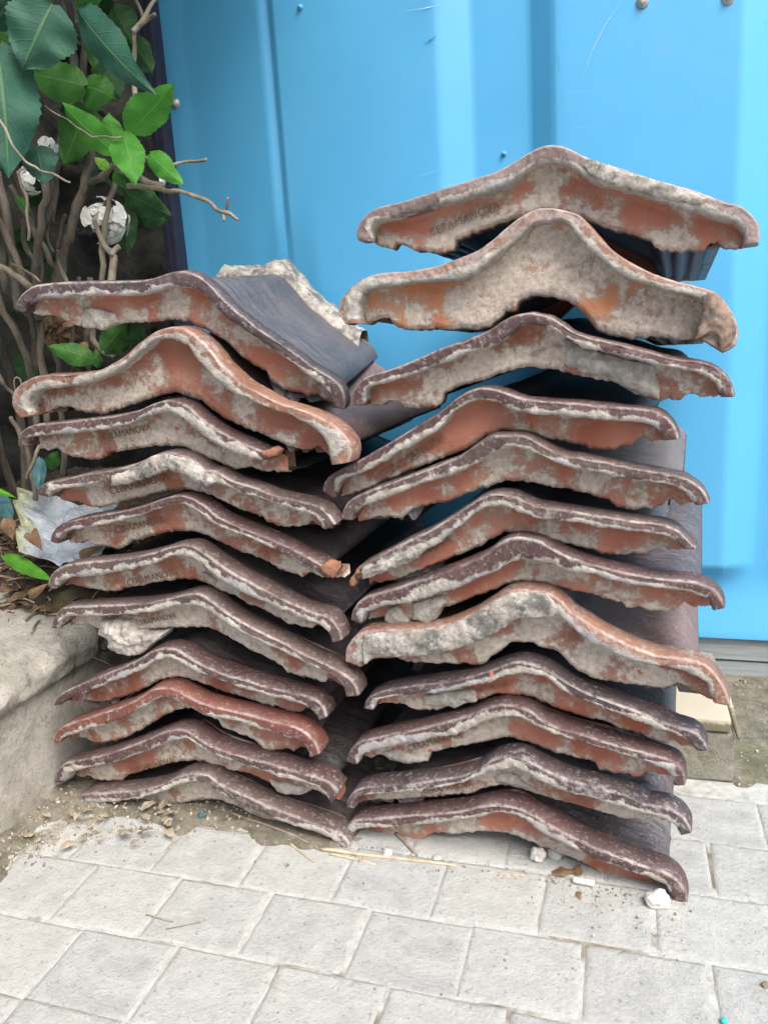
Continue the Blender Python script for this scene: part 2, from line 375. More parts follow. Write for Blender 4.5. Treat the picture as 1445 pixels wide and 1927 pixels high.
        B=[(-168.5,172.1),(-155.4,175.6),(-148.1,176.5),(-137.3,175.9),(-125.0,171.9),(-105.5,171.6),(-87.9,176.6),(-70.4,184.1),(-49.8,192.9),(-23.1,202.2),(2.8,204.4),(10.1,202.8),(36.7,193.1),(59.8,187.4),(82.5,184.4),(97.4,180.5),(119.5,175.0),(148.5,167.3),(155.5,171.7),(164.0,167.9),(178.3,165.9)],
        X=[]),
    'R9': dict(pose=(-0.1050,0.7680,5.0,0.0), dep=0.0000,
        F=[(-205.2,103.9),(-201.2,115.2),(-190.8,128.3),(-173.4,137.0),(-145.3,146.8),(-118.0,156.3),(-82.6,170.4),(-56.9,181.1),(-35.1,192.8),(-18.7,200.2),(-6.6,201.1),(4.5,200.5),(16.9,195.7),(27.6,187.9),(47.4,181.4),(70.0,177.6),(99.4,170.7),(128.1,166.5),(149.3,163.3),(161.8,158.4),(167.5,148.7),(168.9,137.4)],
        I=[(-190.9,101.4),(-186.3,112.8),(-174.5,120.9),(-155.6,128.0),(-118.8,141.1),(-83.3,153.8),(-57.5,163.8),(-32.2,180.7),(-15.9,186.9),(-6.9,187.4),(5.8,187.1),(19.7,181.7),(39.7,175.2),(62.5,170.1),(92.1,166.2),(113.9,161.3),(135.4,155.7),(149.5,150.6),(155.9,143.4),(158.2,135.5)],
        B=[(-196.8,97.2),(-181.3,98.1),(-173.3,104.3),(-163.9,103.8),(-158.5,98.9),(-143.5,99.4),(-134.4,98.0),(-112.1,105.4),(-107.0,116.7),(-82.6,125.2),(-56.2,135.8),(-30.4,145.2),(-13.7,149.5),(-2.8,149.1),(16.5,144.0),(35.7,139.9),(59.2,137.4),(79.3,132.8),(82.3,124.6),(100.5,123.3),(112.5,127.0),(117.0,124.4),(124.3,125.6),(133.0,133.1),(141.8,131.2),(156.2,129.4)],
        X=[]),
    'R10': dict(pose=(-0.1050,0.7640,4.5,0.0), dep=0.0000,
        F=[(-208.1,46.2),(-203.3,59.0),(-191.0,70.9),(-166.1,79.7),(-129.1,89.8),(-93.3,99.7),(-67.1,108.1),(-44.9,120.9),(-27.9,135.2),(-11.6,142.7),(5.4,143.7),(21.0,136.5),(36.5,130.3),(54.8,124.7),(84.9,120.9),(114.3,116.5),(132.8,109.9),(147.0,109.4),(158.2,107.8),(168.1,101.3),(173.9,92.3),(175.5,85.9)],
        I=[(-197.1,44.9),(-191.9,59.0),(-176.2,67.3),(-138.8,77.1),(-102.6,87.2),(-76.1,97.4),(-50.3,109.1),(-25.0,123.2),(-7.1,128.8),(-6.4,130.1),(11.0,125.9),(28.2,117.7),(51.3,110.8),(74.1,107.9),(103.9,103.7),(125.7,100.1),(144.4,97.6),(157.1,94.1),(163.7,85.2),(165.2,81.3)],
        B=[(-202.7,38.1),(-182.9,43.7),(-173.1,47.5),(-165.6,45.8),(-148.3,50.9),(-101.9,62.2),(-57.2,75.8),(-39.7,86.4),(-25.4,91.1),(-0.4,89.9),(23.9,85.0),(55.8,81.7),(86.9,76.6),(109.8,73.8),(132.1,77.2),(139.4,81.2),(146.8,79.1),(162.0,79.5)],
        X=[]),
    'R11': dict(pose=(-0.1050,0.7640,4.5,0.0), dep=0.0000,
        F=[(-215.2,5.1),(-211.2,17.0),(-199.2,27.8),(-175.9,34.8),(-138.1,45.3),(-92.8,57.7),(-66.5,65.1),(-45.8,73.9),(-27.2,80.1),(-10.8,81.5),(3.8,80.0),(18.1,74.9),(32.3,67.9),(46.3,62.0),(66.4,53.5),(89.3,46.6),(111.8,41.6),(133.9,36.6),(148.4,35.1),(161.4,29.2),(170.2,18.4),(174.1,6.1)],
        I=[(-207.9,1.1),(-200.3,12.7),(-186.3,20.5),(-157.7,26.5),(-120.4,37.7),(-84.5,47.5),(-58.2,57.3),(-32.5,68.6),(-14.3,73.4),(-4.5,73.0),(6.8,68.8),(21.0,58.8),(35.2,52.5),(55.6,45.8),(74.1,38.9),(96.9,33.0),(119.3,28.1),(134.1,24.3),(148.7,20.5),(156.8,10.9),(162.1,-0.7)],
        B=[(-211.0,-5.0),(-202.8,-1.3),(-193.1,-3.5),(-183.1,1.5),(-173.5,-0.7),(-170.0,-5.0),(-152.7,-4.6),(-124.4,-0.9),(-112.8,9.5),(-101.5,14.7),(-83.4,16.4),(-47.8,26.4),(-20.2,30.9),(-5.0,28.3),(14.9,23.8),(39.4,17.6),(65.1,9.9),(77.8,5.2),(87.2,-5.7),(102.8,-5.9),(118.2,-7.9),(128.9,-5.5),(140.8,2.8),(152.8,0.1)],
        X=[]),
    'L0': dict(pose=(-0.4900,0.7790,-9.0,4.0), dep=0.0244,
        F=[(-148.9,643.3),(-145.3,652.4),(-135.5,661.5),(-120.6,667.3),(-89.8,668.3),(-48.2,666.4),(-7.2,664.5),(12.7,666.1),(29.5,669.5),(45.9,670.6),(61.2,665.4),(74.1,654.2),(85.1,640.8),(92.9,631.8),(108.7,617.2),(130.7,599.2),(152.9,582.6),(175.0,564.5),(196.0,550.1),(204.6,538.0),(206.0,526.9),(204.8,518.2)],
        I=[(-139.8,640.4),(-136.9,647.2),(-127.0,653.3),(-109.7,654.0),(-84.3,653.6),(-34.3,651.3),(-4.7,650.3),(10.5,652.4),(25.8,655.9),(43.6,655.4),(59.2,651.5),(69.0,641.1),(83.0,625.5),(89.5,618.4),(107.2,605.2),(129.4,588.6),(151.6,570.4),(173.8,552.1),(185.6,540.5),(191.3,529.1),(192.2,521.2)],
        B=[(-152.7,639.6),(-134.8,636.4),(-122.4,636.5),(-112.6,632.7),(-106.8,626.7),(-86.9,620.7),(-61.2,618.4),(-50.6,619.4),(-32.8,622.3),(-7.4,620.8),(18.1,620.8),(34.6,618.2),(54.8,606.8),(72.0,597.6),(89.0,579.1),(104.3,567.1),(116.8,560.0),(120.5,548.5),(134.4,538.0),(145.9,535.9),(150.9,535.9),(158.7,530.3),(165.4,531.6),(172.2,532.9),(178.2,526.1),(187.2,520.0)],
        X=[]),
    'L1': dict(pose=(-0.4900,0.7650,3.0,0.0), dep=0.0000,
        F=[(-197.7,522.7),(-205.8,535.5),(-204.7,545.9),(-197.8,556.1),(-181.8,565.1),(-158.9,570.7),(-122.8,571.0),(-81.3,572.3),(-55.9,579.4),(-32.6,589.6),(-17.4,599.6),(3.2,610.1),(20.8,614.7),(37.3,614.1),(51.1,608.4),(64.2,597.4),(75.1,584.7),(80.8,576.1),(92.0,565.2),(106.4,552.4),(121.2,544.3),(142.5,533.0),(162.3,526.4),(181.8,519.9),(197.8,512.8),(211.8,503.5),(221.5,492.0),(224.6,479.9),(221.3,468.4)],
        I=[(-180.3,524.5),(-182.5,538.4),(-177.9,546.9),(-169.1,552.3),(-151.2,555.5),(-125.4,557.2),(-93.6,560.4),(-61.8,568.3),(-40.5,577.1),(-19.1,589.0),(1.8,600.6),(17.4,604.4),(31.9,602.1),(45.4,593.0),(56.3,578.6),(70.6,562.5),(91.4,545.2),(108.3,538.5),(124.9,530.4),(138.2,524.7),(158.2,519.6),(171.1,512.5),(188.5,501.5),(196.8,490.8),(199.6,475.4),(201.4,465.8)],
        B=[(-201.2,523.1),(-172.7,525.2),(-160.4,532.0),(-149.4,531.7),(-134.8,528.8),(-120.5,524.1),(-99.7,521.9),(-75.9,526.6),(-43.9,534.3),(-12.8,541.8),(7.0,543.7),(22.0,540.8),(40.2,533.7),(51.2,523.7),(63.7,514.9),(77.8,508.1),(112.9,494.7),(130.0,486.4),(147.3,481.5),(164.5,478.1),(177.0,482.8),(185.1,476.4),(190.1,471.4)],
        X=[]),
    'L2': dict(pose=(-0.4900,0.7690,2.0,0.0), dep=0.0000,
        F=[(-207.3,488.7),(-205.9,497.6),(-197.3,506.9),(-180.7,513.1),(-148.1,515.1),(-105.6,518.0),(-64.4,521.5),(-34.0,526.2),(-13.6,532.5),(6.2,536.9),(21.0,535.3),(33.3,529.7),(48.3,516.9),(63.7,505.4),(77.3,497.8),(94.5,490.5),(111.5,482.7),(121.7,478.6),(131.9,476.1)],
        I=[(-194.6,487.7),(-193.6,498.3),(-172.4,500.3),(-129.2,502.7),(-87.3,505.4),(-56.3,510.0),(-29.4,517.8),(-7.1,524.2),(9.9,523.5),(26.1,517.4),(37.7,506.6),(49.9,497.9),(66.8,486.3),(92.9,476.4),(108.5,471.4),(119.0,470.1),(126.1,470.5)],
        B=[(-215.4,482.2),(-187.0,480.4),(-171.1,482.1),(-163.8,473.9),(-146.9,471.1),(-115.3,467.3),(-101.9,470.9),(-99.1,475.3),(-67.4,478.6),(-36.2,482.6),(-6.3,483.2),(12.9,480.4),(31.2,472.7),(47.6,464.5),(60.3,459.4),(72.9,455.2),(88.2,458.5),(104.3,454.3),(113.2,452.7)],
        X=[(130.8,461.0),(151.9,455.1),(169.3,450.1),(177.5,442.7)]),
    'L3': dict(pose=(-0.4900,0.7690,2.0,0.0), dep=0.0000,
        F=[(-190.9,428.9),(-187.0,437.2),(-172.4,444.2),(-150.2,447.0),(-117.1,453.3),(-74.7,458.9),(-39.1,467.5),(-18.1,475.5),(-0.2,478.8),(16.7,476.5),(31.1,470.6),(46.6,459.7),(59.6,457.2),(76.9,447.7),(105.0,439.3),(132.5,429.7),(158.3,425.1),(180.2,418.9),(191.3,409.8),(198.2,400.2)],
        I=[(-173.4,425.4),(-165.8,433.3),(-141.2,437.1),(-97.9,443.1),(-81.1,445.0),(-56.2,447.7),(-25.3,453.8),(1.0,459.8),(19.6,455.6),(33.8,448.0),(48.0,441.4),(61.6,443.4),(79.4,437.7),(105.8,429.7),(131.7,421.8),(157.3,414.0),(172.5,409.4),(180.4,401.4),(184.1,394.2)],
        B=[(-193.8,419.4),(-163.6,415.7),(-152.6,415.2),(-142.6,409.8),(-121.1,408.3),(-99.1,411.4),(-89.9,416.1),(-55.4,422.8),(-23.7,430.2),(2.5,432.2),(25.3,427.2),(40.5,422.4),(64.2,412.4),(82.3,405.8),(100.5,400.9),(105.3,394.2),(126.9,388.7),(136.1,390.6),(145.1,390.0),(152.5,391.8),(161.8,397.1),(173.5,389.0)],
        X=[]),
    'L4': dict(pose=(-0.4900,0.7720,2.5,0.0), dep=0.0000,
        F=[(-186.5,369.2),(-182.2,379.7),(-167.9,390.0),(-142.4,396.9),(-98.0,404.4),(-55.1,412.4),(-29.6,419.9),(-8.8,426.1),(9.2,428.4),(26.1,424.2),(40.4,415.8),(54.2,404.9),(73.4,396.1),(109.0,383.5),(135.1,373.7),(160.7,361.7),(179.2,352.5),(190.7,344.1)],
        I=[(-175.9,365.8),(-170.4,376.9),(-153.5,383.9),(-111.1,390.0),(-67.5,399.2),(-35.3,408.7),(-14.0,417.0),(6.0,419.0),(22.9,414.5),(38.8,403.3),(54.3,394.2),(81.4,384.7),(108.1,375.3),(134.2,364.4),(159.9,351.9),(171.6,344.9),(181.6,338.6)],
        B=[(-193.9,360.0),(-160.5,361.1),(-150.8,365.2),(-140.9,357.9),(-121.1,356.7),(-106.2,354.4),(-92.5,358.7),(-84.9,365.5),(-45.4,375.0),(-13.9,379.6),(12.3,379.4),(35.0,370.3),(66.0,357.1),(94.0,350.2),(108.3,342.9),(120.7,335.5),(133.5,333.5),(142.4,330.4),(150.3,336.9),(168.0,331.6)],
        X=[(181.6,324.7)]),
    'L5': dict(pose=(-0.4900,0.7690,2.0,0.0), dep=0.0000,
        F=[(-197.4,311.8),(-192.0,323.7),(-179.2,333.8),(-155.6,341.5),(-115.6,346.4),(-72.4,352.1),(-40.6,358.7),(-13.2,366.8),(11.0,370.8),(25.9,366.0),(43.7,354.7),(68.0,339.6),(103.4,322.1),(138.4,306.5),(164.5,297.7),(181.8,292.9),(191.4,281.5),(195.6,268.2)],
        I=[(-187.6,307.5),(-180.1,317.5),(-161.1,323.2),(-129.6,327.5),(-96.4,333.6),(-53.3,341.9),(-25.6,350.3),(-8.7,356.3),(11.1,357.0),(27.6,348.8),(47.8,330.2),(74.9,317.4),(102.0,308.3),(128.5,297.6),(154.8,288.7),(168.6,283.6),(178.7,276.6),(183.0,263.8)],
        B=[(-204.1,302.1),(-178.0,306.4),(-156.2,301.6),(-129.8,299.1),(-109.6,301.1),(-97.9,306.5),(-51.7,315.4),(-19.9,320.7),(0.6,321.7),(20.0,316.1),(34.9,307.7),(53.6,304.3),(70.0,294.2),(92.3,286.5),(103.1,280.8),(117.5,272.6),(132.3,270.9),(148.8,269.3),(158.5,274.5),(169.8,267.7)],
        X=[]),
    'L6': dict(pose=(-0.4900,0.7690,2.0,0.0), dep=0.0000,
        F=[(-202.4,254.7),(-197.3,267.0),(-182.0,281.7),(-162.2,285.2),(-117.4,289.8),(-63.3,295.4),(-25.1,302.8),(0.1,310.0),(18.2,312.2),(33.2,305.8),(49.2,293.8),(69.0,282.4),(97.8,268.2),(124.6,257.6),(150.9,245.0),(177.1,234.7),(195.9,225.7),(207.4,214.7),(210.0,202.5)],
        I=[(-190.4,255.1),(-183.6,266.9),(-169.1,272.3),(-130.8,275.1),(-86.8,279.8),(-48.2,285.1),(-22.5,292.2),(2.3,297.4),(21.8,294.9),(42.0,282.5),(60.2,272.8),(78.5,265.0),(105.7,254.4),(132.5,243.9),(159.0,233.5),(181.6,224.8),(191.5,214.1),(194.8,200.0)],
        B=[(-208.0,248.7),(-174.9,252.0),(-165.3,254.2),(-154.8,249.3),(-144.4,244.0),(-117.0,247.0),(-85.7,251.1),(-48.5,255.7),(-10.3,260.2),(10.2,260.7),(35.5,251.1),(63.6,236.3),(91.7,225.4),(104.6,219.0),(111.4,210.2),(137.7,207.0),(143.3,206.0),(157.9,202.4),(167.6,207.9),(182.6,199.7)],
        X=[]),
    'L7': dict(pose=(-0.4900,0.7730,1.0,0.0), dep=0.0000,
        F=[(-220.0,145.6),(-209.8,159.1),(-182.9,174.0),(-146.3,190.8),(-111.0,204.9),(-81.0,219.1),(-60.1,231.7),(-40.6,237.5),(-24.3,236.8),(-7.0,228.5),(11.9,218.9),(40.5,209.5),(69.2,204.3),(97.2,197.4),(125.1,194.3),(150.6,189.6),(161.7,180.5),(166.2,167.9)],
        I=[(-207.2,147.9),(-197.6,156.1),(-173.1,165.6),(-136.8,181.1),(-101.6,196.1),(-74.1,208.2),(-55.6,219.4),(-40.4,224.5),(-24.0,223.8),(-8.7,215.4),(10.4,207.4),(39.4,200.3),(67.9,193.3),(96.2,188.3),(124.1,183.4),(142.3,179.5),(150.8,171.0),(155.2,162.1)],
        B=[(-227.0,134.5),(-214.0,138.3),(-189.2,145.4),(-182.6,143.4),(-171.2,142.4),(-162.0,142.2),(-123.6,155.2),(-85.6,173.1),(-64.2,186.0),(-40.2,190.1),(-15.5,184.8),(14.3,175.9),(61.7,166.1),(106.1,157.5),(111.8,157.2),(123.5,157.9),(131.8,165.5),(142.4,156.9)],
        X=[]),
    'L8': dict(pose=(-0.4900,0.7690,2.0,0.0), dep=0.0000,
        F=[(-230.5,90.1),(-225.4,101.5),(-212.9,114.7),(-182.4,127.3),(-145.5,141.8),(-109.6,155.8),(-83.4,169.6),(-64.3,181.8),(-46.7,186.5),(-32.0,186.0),(-15.3,179.4),(4.2,171.7),(32.0,166.9),(67.2,163.0),(95.9,158.6),(124.0,154.2),(139.5,148.8),(151.5,137.1),(156.0,123.5)],
        I=[(-219.7,91.4),(-213.3,99.7),(-185.4,110.5),(-136.3,128.7),(-100.3,145.1),(-76.2,159.7),(-57.3,171.3),(-37.8,174.6),(-13.2,164.8),(6.4,157.1),(32.4,153.8),(56.2,152.2),(84.9,146.2),(113.2,140.0),(131.8,136.2),(140.6,129.1),(143.2,116.7)],
        B=[(-237.9,81.4),(-197.9,87.3),(-186.7,83.2),(-172.6,82.8),(-160.2,86.5),(-133.1,96.3),(-98.3,115.2),(-73.6,132.5),(-50.1,144.3),(-27.9,149.7),(-11.7,143.4),(12.6,137.1),(16.7,128.5),(30.7,124.1),(58.3,115.4),(69.2,103.8),(83.4,104.6),(99.6,108.6),(111.3,107.1),(119.8,114.1),(127.4,113.1),(131.7,106.8)],
        X=[]),
    'L9': dict(pose=(-0.4900,0.7690,2.0,0.0), dep=0.0000,
        F=[(-240.8,30.6),(-235.7,44.6),(-218.3,60.2),(-192.9,68.5),(-155.9,80.2),(-119.3,95.0),(-88.2,109.3),(-60.1,122.9),(-39.8,130.7),(-20.7,131.5),(-9.9,126.8),(9.3,115.2),(41.0,107.3),(80.3,102.6),(118.6,96.1),(146.7,92.2),(165.0,86.5),(176.2,75.6)],
        I=[(-221.0,32.3),(-208.5,48.4),(-170.6,62.3),(-133.9,74.6),(-97.8,89.8),(-67.1,104.1),(-43.9,116.1),(-24.2,120.9),(-15.0,119.6),(-3.5,112.0),(20.2,103.0),(49.9,97.0),(79.1,91.0),(107.8,84.2),(136.3,81.4),(151.0,75.8),(161.5,66.6),(165.3,56.5)],
        B=[(-232.6,29.6),(-213.5,26.6),(-203.1,30.3),(-194.2,26.0),(-177.4,26.2),(-150.8,28.8),(-139.8,39.2),(-107.8,52.3),(-67.2,68.5),(-42.1,75.0),(-16.2,75.3),(14.9,69.1),(42.9,67.8),(64.8,61.7),(76.5,57.2),(83.9,50.1),(95.7,47.8),(109.9,49.9),(121.9,51.7),(132.3,58.2),(143.7,54.9),(152.0,50.1)],
        X=[]),
    'L10': dict(pose=(-0.4900,0.7690,2.0,0.0), dep=0.0000,
        F=[(-213.4,1.6),(-206.9,10.4),(-192.4,18.1),(-153.4,26.1),(-105.9,37.4),(-70.7,49.3),(-42.4,65.0),(-17.8,73.6),(1.0,73.1),(3.9,71.5),(21.3,61.8),(54.8,50.5),(93.6,39.3),(131.7,30.3),(159.8,23.0),(176.3,17.2),(185.0,7.8)],
        I=[(-196.8,-0.3),(-192.6,3.2),(-155.8,11.5),(-107.9,24.2),(-72.4,38.1),(-44.1,52.7),(-19.4,61.4),(-0.4,62.1),(14.1,52.9),(43.5,41.0),(72.8,31.3),(101.9,23.8),(130.7,18.5),(153.4,14.3),(168.0,6.8),(174.9,-1.0)],
        B=[(-215.2,-17.5),(-163.9,-7.7),(-115.4,1.9),(-99.9,-1.8),(-69.1,7.3),(-34.4,18.0),(-12.0,22.5),(4.1,22.8),(38.7,11.3),(62.9,4.7),(85.0,-0.1),(94.5,-6.9),(108.3,-10.8),(138.4,-7.7),(144.6,-4.6),(157.9,-8.5),(164.0,-18.1)],
        X=[]),
}
PATCHES = [
    ('L0','mortar_patch',0.0220,0.0100,[(-83.4,638.8),(-70.8,641.2),(-57.6,638.0),(-44.9,631.7),(-43.1,622.9),(-52.6,617.9),(-61.8,615.2),(-75.3,617.6),(-86.9,620.7)]),
    ('L6','mortar_lump',0.0220,0.0260,[(-136.4,264.5),(-113.7,267.9),(-91.9,267.4),(-87.4,254.0),(-70.5,251.2),(-44.5,254.0),(-52.2,244.7),(-68.8,233.7),(-81.4,221.9),(-104.0,217.5),(-121.0,222.7),(-133.7,226.8),(-129.8,237.1),(-144.4,244.0)]),
    ('R6','mortar_lump',0.0220,0.0140,[(-144.1,297.9),(-133.4,301.3),(-125.3,290.7),(-120.6,280.7),(-127.8,277.9),(-138.3,278.3),(-151.5,279.8),(-149.6,289.6)]),
    ('R6','mortar_lump',0.0220,0.0140,[(-115.8,305.2),(-81.4,316.2),(-75.0,310.0),(-83.9,299.2),(-89.4,288.5),(-99.9,282.4),(-116.9,286.2)]),
    ('R8','mortar_patch',0.0220,0.0090,[(-110.1,193.0),(-86.9,199.3),(-52.6,208.5),(-46.9,206.5),(-47.3,192.3),(-63.5,186.8),(-73.9,180.5),(-84.2,182.5),(-105.1,180.8),(-110.7,181.0)]),
    ('R2','mortar_patch',0.0220,0.0080,[(50.9,581.6),(76.9,569.4),(101.0,561.4),(131.9,553.4),(135.3,541.8),(138.1,528.1),(137.0,519.3),(127.9,521.6),(117.3,526.7),(101.2,534.7),(85.0,543.6),(64.6,547.8),(50.8,556.0)]),
    ('L3','rim_mortar',-0.0010,0.0060,[(-76.8,453.9),(-62.0,457.4),(-36.6,465.9),(-17.4,476.0),(0.4,478.4),(17.3,475.8),(31.6,469.9),(49.0,459.1),(60.4,445.9),(48.2,438.3),(34.1,445.7),(20.0,454.1),(1.5,459.1),(-25.1,450.6),(-56.2,442.7),(-80.0,440.3)]),
    ('R7','rim_mortar',-0.0010,0.0060,[(-165.3,273.8),(-141.5,279.3),(-115.9,281.9),(-90.9,285.2),(-66.2,293.0),(-42.0,305.5),(-21.4,319.9),(-7.4,330.3),(7.7,334.9),(23.6,335.0),(36.7,332.8),(45.3,322.2),(43.0,310.4),(23.2,308.1),(8.3,306.3),(1.0,301.6),(-19.2,287.8),(-43.1,273.6),(-67.4,263.7),(-100.7,253.8),(-126.2,250.6),(-155.7,247.4),(-167.9,236.0),(-169.2,255.2)]),
    ('R5','rim_mortar',-0.0010,0.0050,[(-167.2,344.6),(-138.8,357.8),(-112.9,370.5),(-98.2,370.4),(-99.4,362.2),(-113.8,355.5),(-139.7,344.5),(-165.3,334.2)]),
    ('R0','rim_mortar',-0.0010,0.0040,[(72.8,739.0),(99.6,726.4),(130.8,713.0),(161.3,700.4),(173.3,694.3),(167.6,687.0),(143.4,693.8),(118.6,703.7),(93.4,712.7),(74.1,723.2),(67.6,732.1)]),
    ('R1','broken_end',-0.0010,0.0100,[(169.9,611.8),(184.2,614.5),(193.0,598.9),(200.0,584.7),(200.6,577.1),(196.4,567.8),(185.8,563.2),(184.8,575.4),(176.8,579.6),(170.9,574.8),(163.7,570.7),(167.1,581.5),(172.2,593.9)]),
    ('R5','broken_end',-0.0010,0.0040,[(-181.8,331.9),(-170.8,347.7),(-164.8,353.9),(-168.2,342.8),(-172.8,339.2),(-174.7,326.3),(-180.5,326.0)]),
    ('L2','broken_end',-0.0010,0.0030,[(118.7,479.6),(135.0,484.2),(140.8,481.8),(137.7,476.2),(127.6,471.5),(119.9,474.0)]),
    ('L4','broken_end',-0.0010,0.0030,[(176.1,351.3),(185.3,357.5),(195.6,356.3),(197.6,348.9),(190.8,339.4),(179.0,344.7)]),
    ('R10','mortar_patch',0.0220,0.0040,[(-32.4,104.4),(-13.8,112.9),(-5.6,110.6),(2.5,102.8),(13.8,97.5),(12.1,91.7),(-5.9,95.9),(-29.3,95.6)]),
    ('R9','mortar_patch',0.0220,0.0040,[(-165.2,112.4),(-146.2,117.2),(-131.7,113.8),(-109.8,115.3),(-110.2,106.7),(-134.3,98.9),(-147.2,99.7),(-160.2,101.5),(-169.3,107.8)]),
    ('L9','mortar_patch',0.0220,0.0050,[(73.4,65.9),(95.5,66.0),(121.0,63.6),(124.5,58.1),(119.9,51.4),(95.8,48.2),(84.0,51.2)]),
    ('L5','mortar_patch',0.0220,0.0030,[(12.1,332.3),(25.9,331.1),(34.7,322.4),(30.1,316.6),(16.7,321.5)]),
]
LETTERING = [
    ('R0','CERAMANOVA',[(-82.7,687.7),(-11.5,707.2)]),
    ('R3','CERAMANOVA',[(-144.9,441.1),(-70.8,484.8)]),
    ('R5','CERAMANOVA',[(-141.2,340.3),(-67.8,375.2)]),
    ('L4','CERAMANOVA',[(-101.5,376.0),(-29.8,391.8)]),
    ('L5','CERAMANOVA',[(-91.9,310.6),(-18.0,327.7)]),
    ('R9','CERAMANOVA',[(-132.0,117.4),(-66.5,145.6)]),
    ('L2','CERAMANOVA',[(-101.1,490.1),(-29.6,502.8)]),
    ('L9','CERAMANOVA',[(-128.4,46.3),(-59.3,72.7)]),
    ('L6','CERAMANOVA',[(-85.9,258.6),(-27.8,272.9)]),
    ('L3','CERAMANOVA',[(-98.1,425.5),(-15.1,443.5)]),
    ('R10','CERAMANOVA',[(-114.6,67.7),(-55.0,87.7)]),
    ('R8','CERAMANOVA',[(-58.4,200.5),(-10.5,215.4)]),
]

REC = 0.022          # how far the clay face is set back behind the rim
TLEN = 0.46          # tile length

# ------------------------------------------------------------------ ground
def ground_material():
    nb = NB('joint_sand')
    v = nb.mapping()
    big = nb.noise(v, 7, 5, 0.65)
    col = nb.mix(nb.ramp(nb.noise(v, 90, 6, 0.7), 0.35, 0.65), (0.36, 0.375, 0.365), (0.49, 0.51, 0.50))
    col = nb.mix(nb.ramp(big, 0.50, 0.60), col, nb.mix(nb.ramp(nb.noise(v, 60, 5), 0.4, 0.6), (0.16, 0.145, 0.105), (0.26, 0.24, 0.18)))
    nrm = nb.bump(nb.noise(v, 400, 5, 0.7), 0.8, 0.002)
    return nb.done(col, 0.95, nrm)

gv, gf = [], []
g = mesh_obj('ground', [(-12, -6, 0.0030), (12, -6, 0.0030), (12, 6, 0.0030), (-12, 6, 0.0030)], [(0, 1, 2, 3)], ground_material(), smooth=False)
tag(g, 'pale sandy ground filling the joints between the paving setts', kind='structure')

def paver_material(name, seed, ca, cb):
    nb = NB(name)
    v = nb.mapping(src='Object', loc=(seed, seed * 2, 0))
    col = nb.mix(nb.ramp(nb.noise(v, 35, 6, 0.7), 0.3, 0.7), ca, cb)
    col = nb.mix(nb.ramp(nb.noise(v, 26, 7, 0.8), 0.42, 0.66, 0, 0.55), col, (0.50, 0.52, 0.515))
    col = nb.mix(nb.ramp(nb.noise(v, 150, 4, 0.7), 0.56, 0.66, 0, 0.55), col, (0.19, 0.195, 0.19))
    col = nb.mix(nb.ramp(nb.noise(v, 13, 4, 0.6), 0.56, 0.75, 0, 0.30), col, (0.36, 0.36, 0.25))
    h = nb.math('ADD', nb.noise(v, 240, 6, 0.75), nb.math('MULTIPLY', nb.noise(v, 45, 4, 0.6), 1.2))
    return nb.done(col, 0.93, nb.bump(h, 1.0, 0.0026))

pav_mats = [paver_material('sett_grey', 1.3, (0.345, 0.362, 0.360), (0.430, 0.448, 0.446)),
            paver_material('sett_pale', 4.9, (0.370, 0.387, 0.382), (0.455, 0.473, 0.468)),
            paver_material('sett_blue_grey', 8.2, (0.335, 0.354, 0.358), (0.415, 0.434, 0.438))]
PX, PY = 0.1115, 0.0925

def paver_mesh(seed):
    w, d = PX * 0.5 - 0.0004, PY * 0.5 - 0.0004
    ca = [-1, -0.965, -0.88, -0.7, -0.45, -0.15, 0.15, 0.45, 0.7, 0.88, 0.965, 1]
    nx = ny = len(ca)
    V, F = [], []
    for i in range(nx):
        for j in range(ny):
            a, b = ca[i], ca[j]
            rr = 0.0035 * n3(a * 1.5, b * 1.5, seed, 1.0, 3)
            x, y = a * w, b * d
            if abs(a) == 1: x += math.copysign(1, a) * (0.0014 * n3(b * 3, seed, 0, 1, 1) - 0.0006)
            if abs(b) == 1: y += math.copysign(1, b) * (0.0014 * n3(a * 3, seed, 5, 1, 2) - 0.0006)
            if abs(a) == 1 and abs(b) == 1:
                x *= 0.985; y *= 0.985
            e = max(abs(a), abs(b))
            z = 0.0005 * n3(a * 2, b * 2, seed, 1, 8) - (0.0024 if e == 1 else 0.0002 if e > 0.9 else 0)
            V.append((x, y, z))
    F += grid_faces(nx, ny)
    top = len(V)
    ring = [i * ny for i in range(nx)] + [(nx - 1) * ny + j for j in range(1, ny)] + [i * ny + ny - 1 for i in range(nx - 2, -1, -1)] + [j for j in range(ny - 2, 0, -1)]
    for q in ring: V.append((V[q][0], V[q][1], -0.03))
    L = len(ring)
    for k in range(L):
        F.append((ring[k], top + k, top + (k + 1) % L, ring[(k + 1) % L]))
    me = bpy.data.meshes.new('paving_sett')
    me.from_pydata(V, [], F)
    me.polygons.foreach_set('use_smooth', [True] * len(me.polygons))
    me.update()
    return me

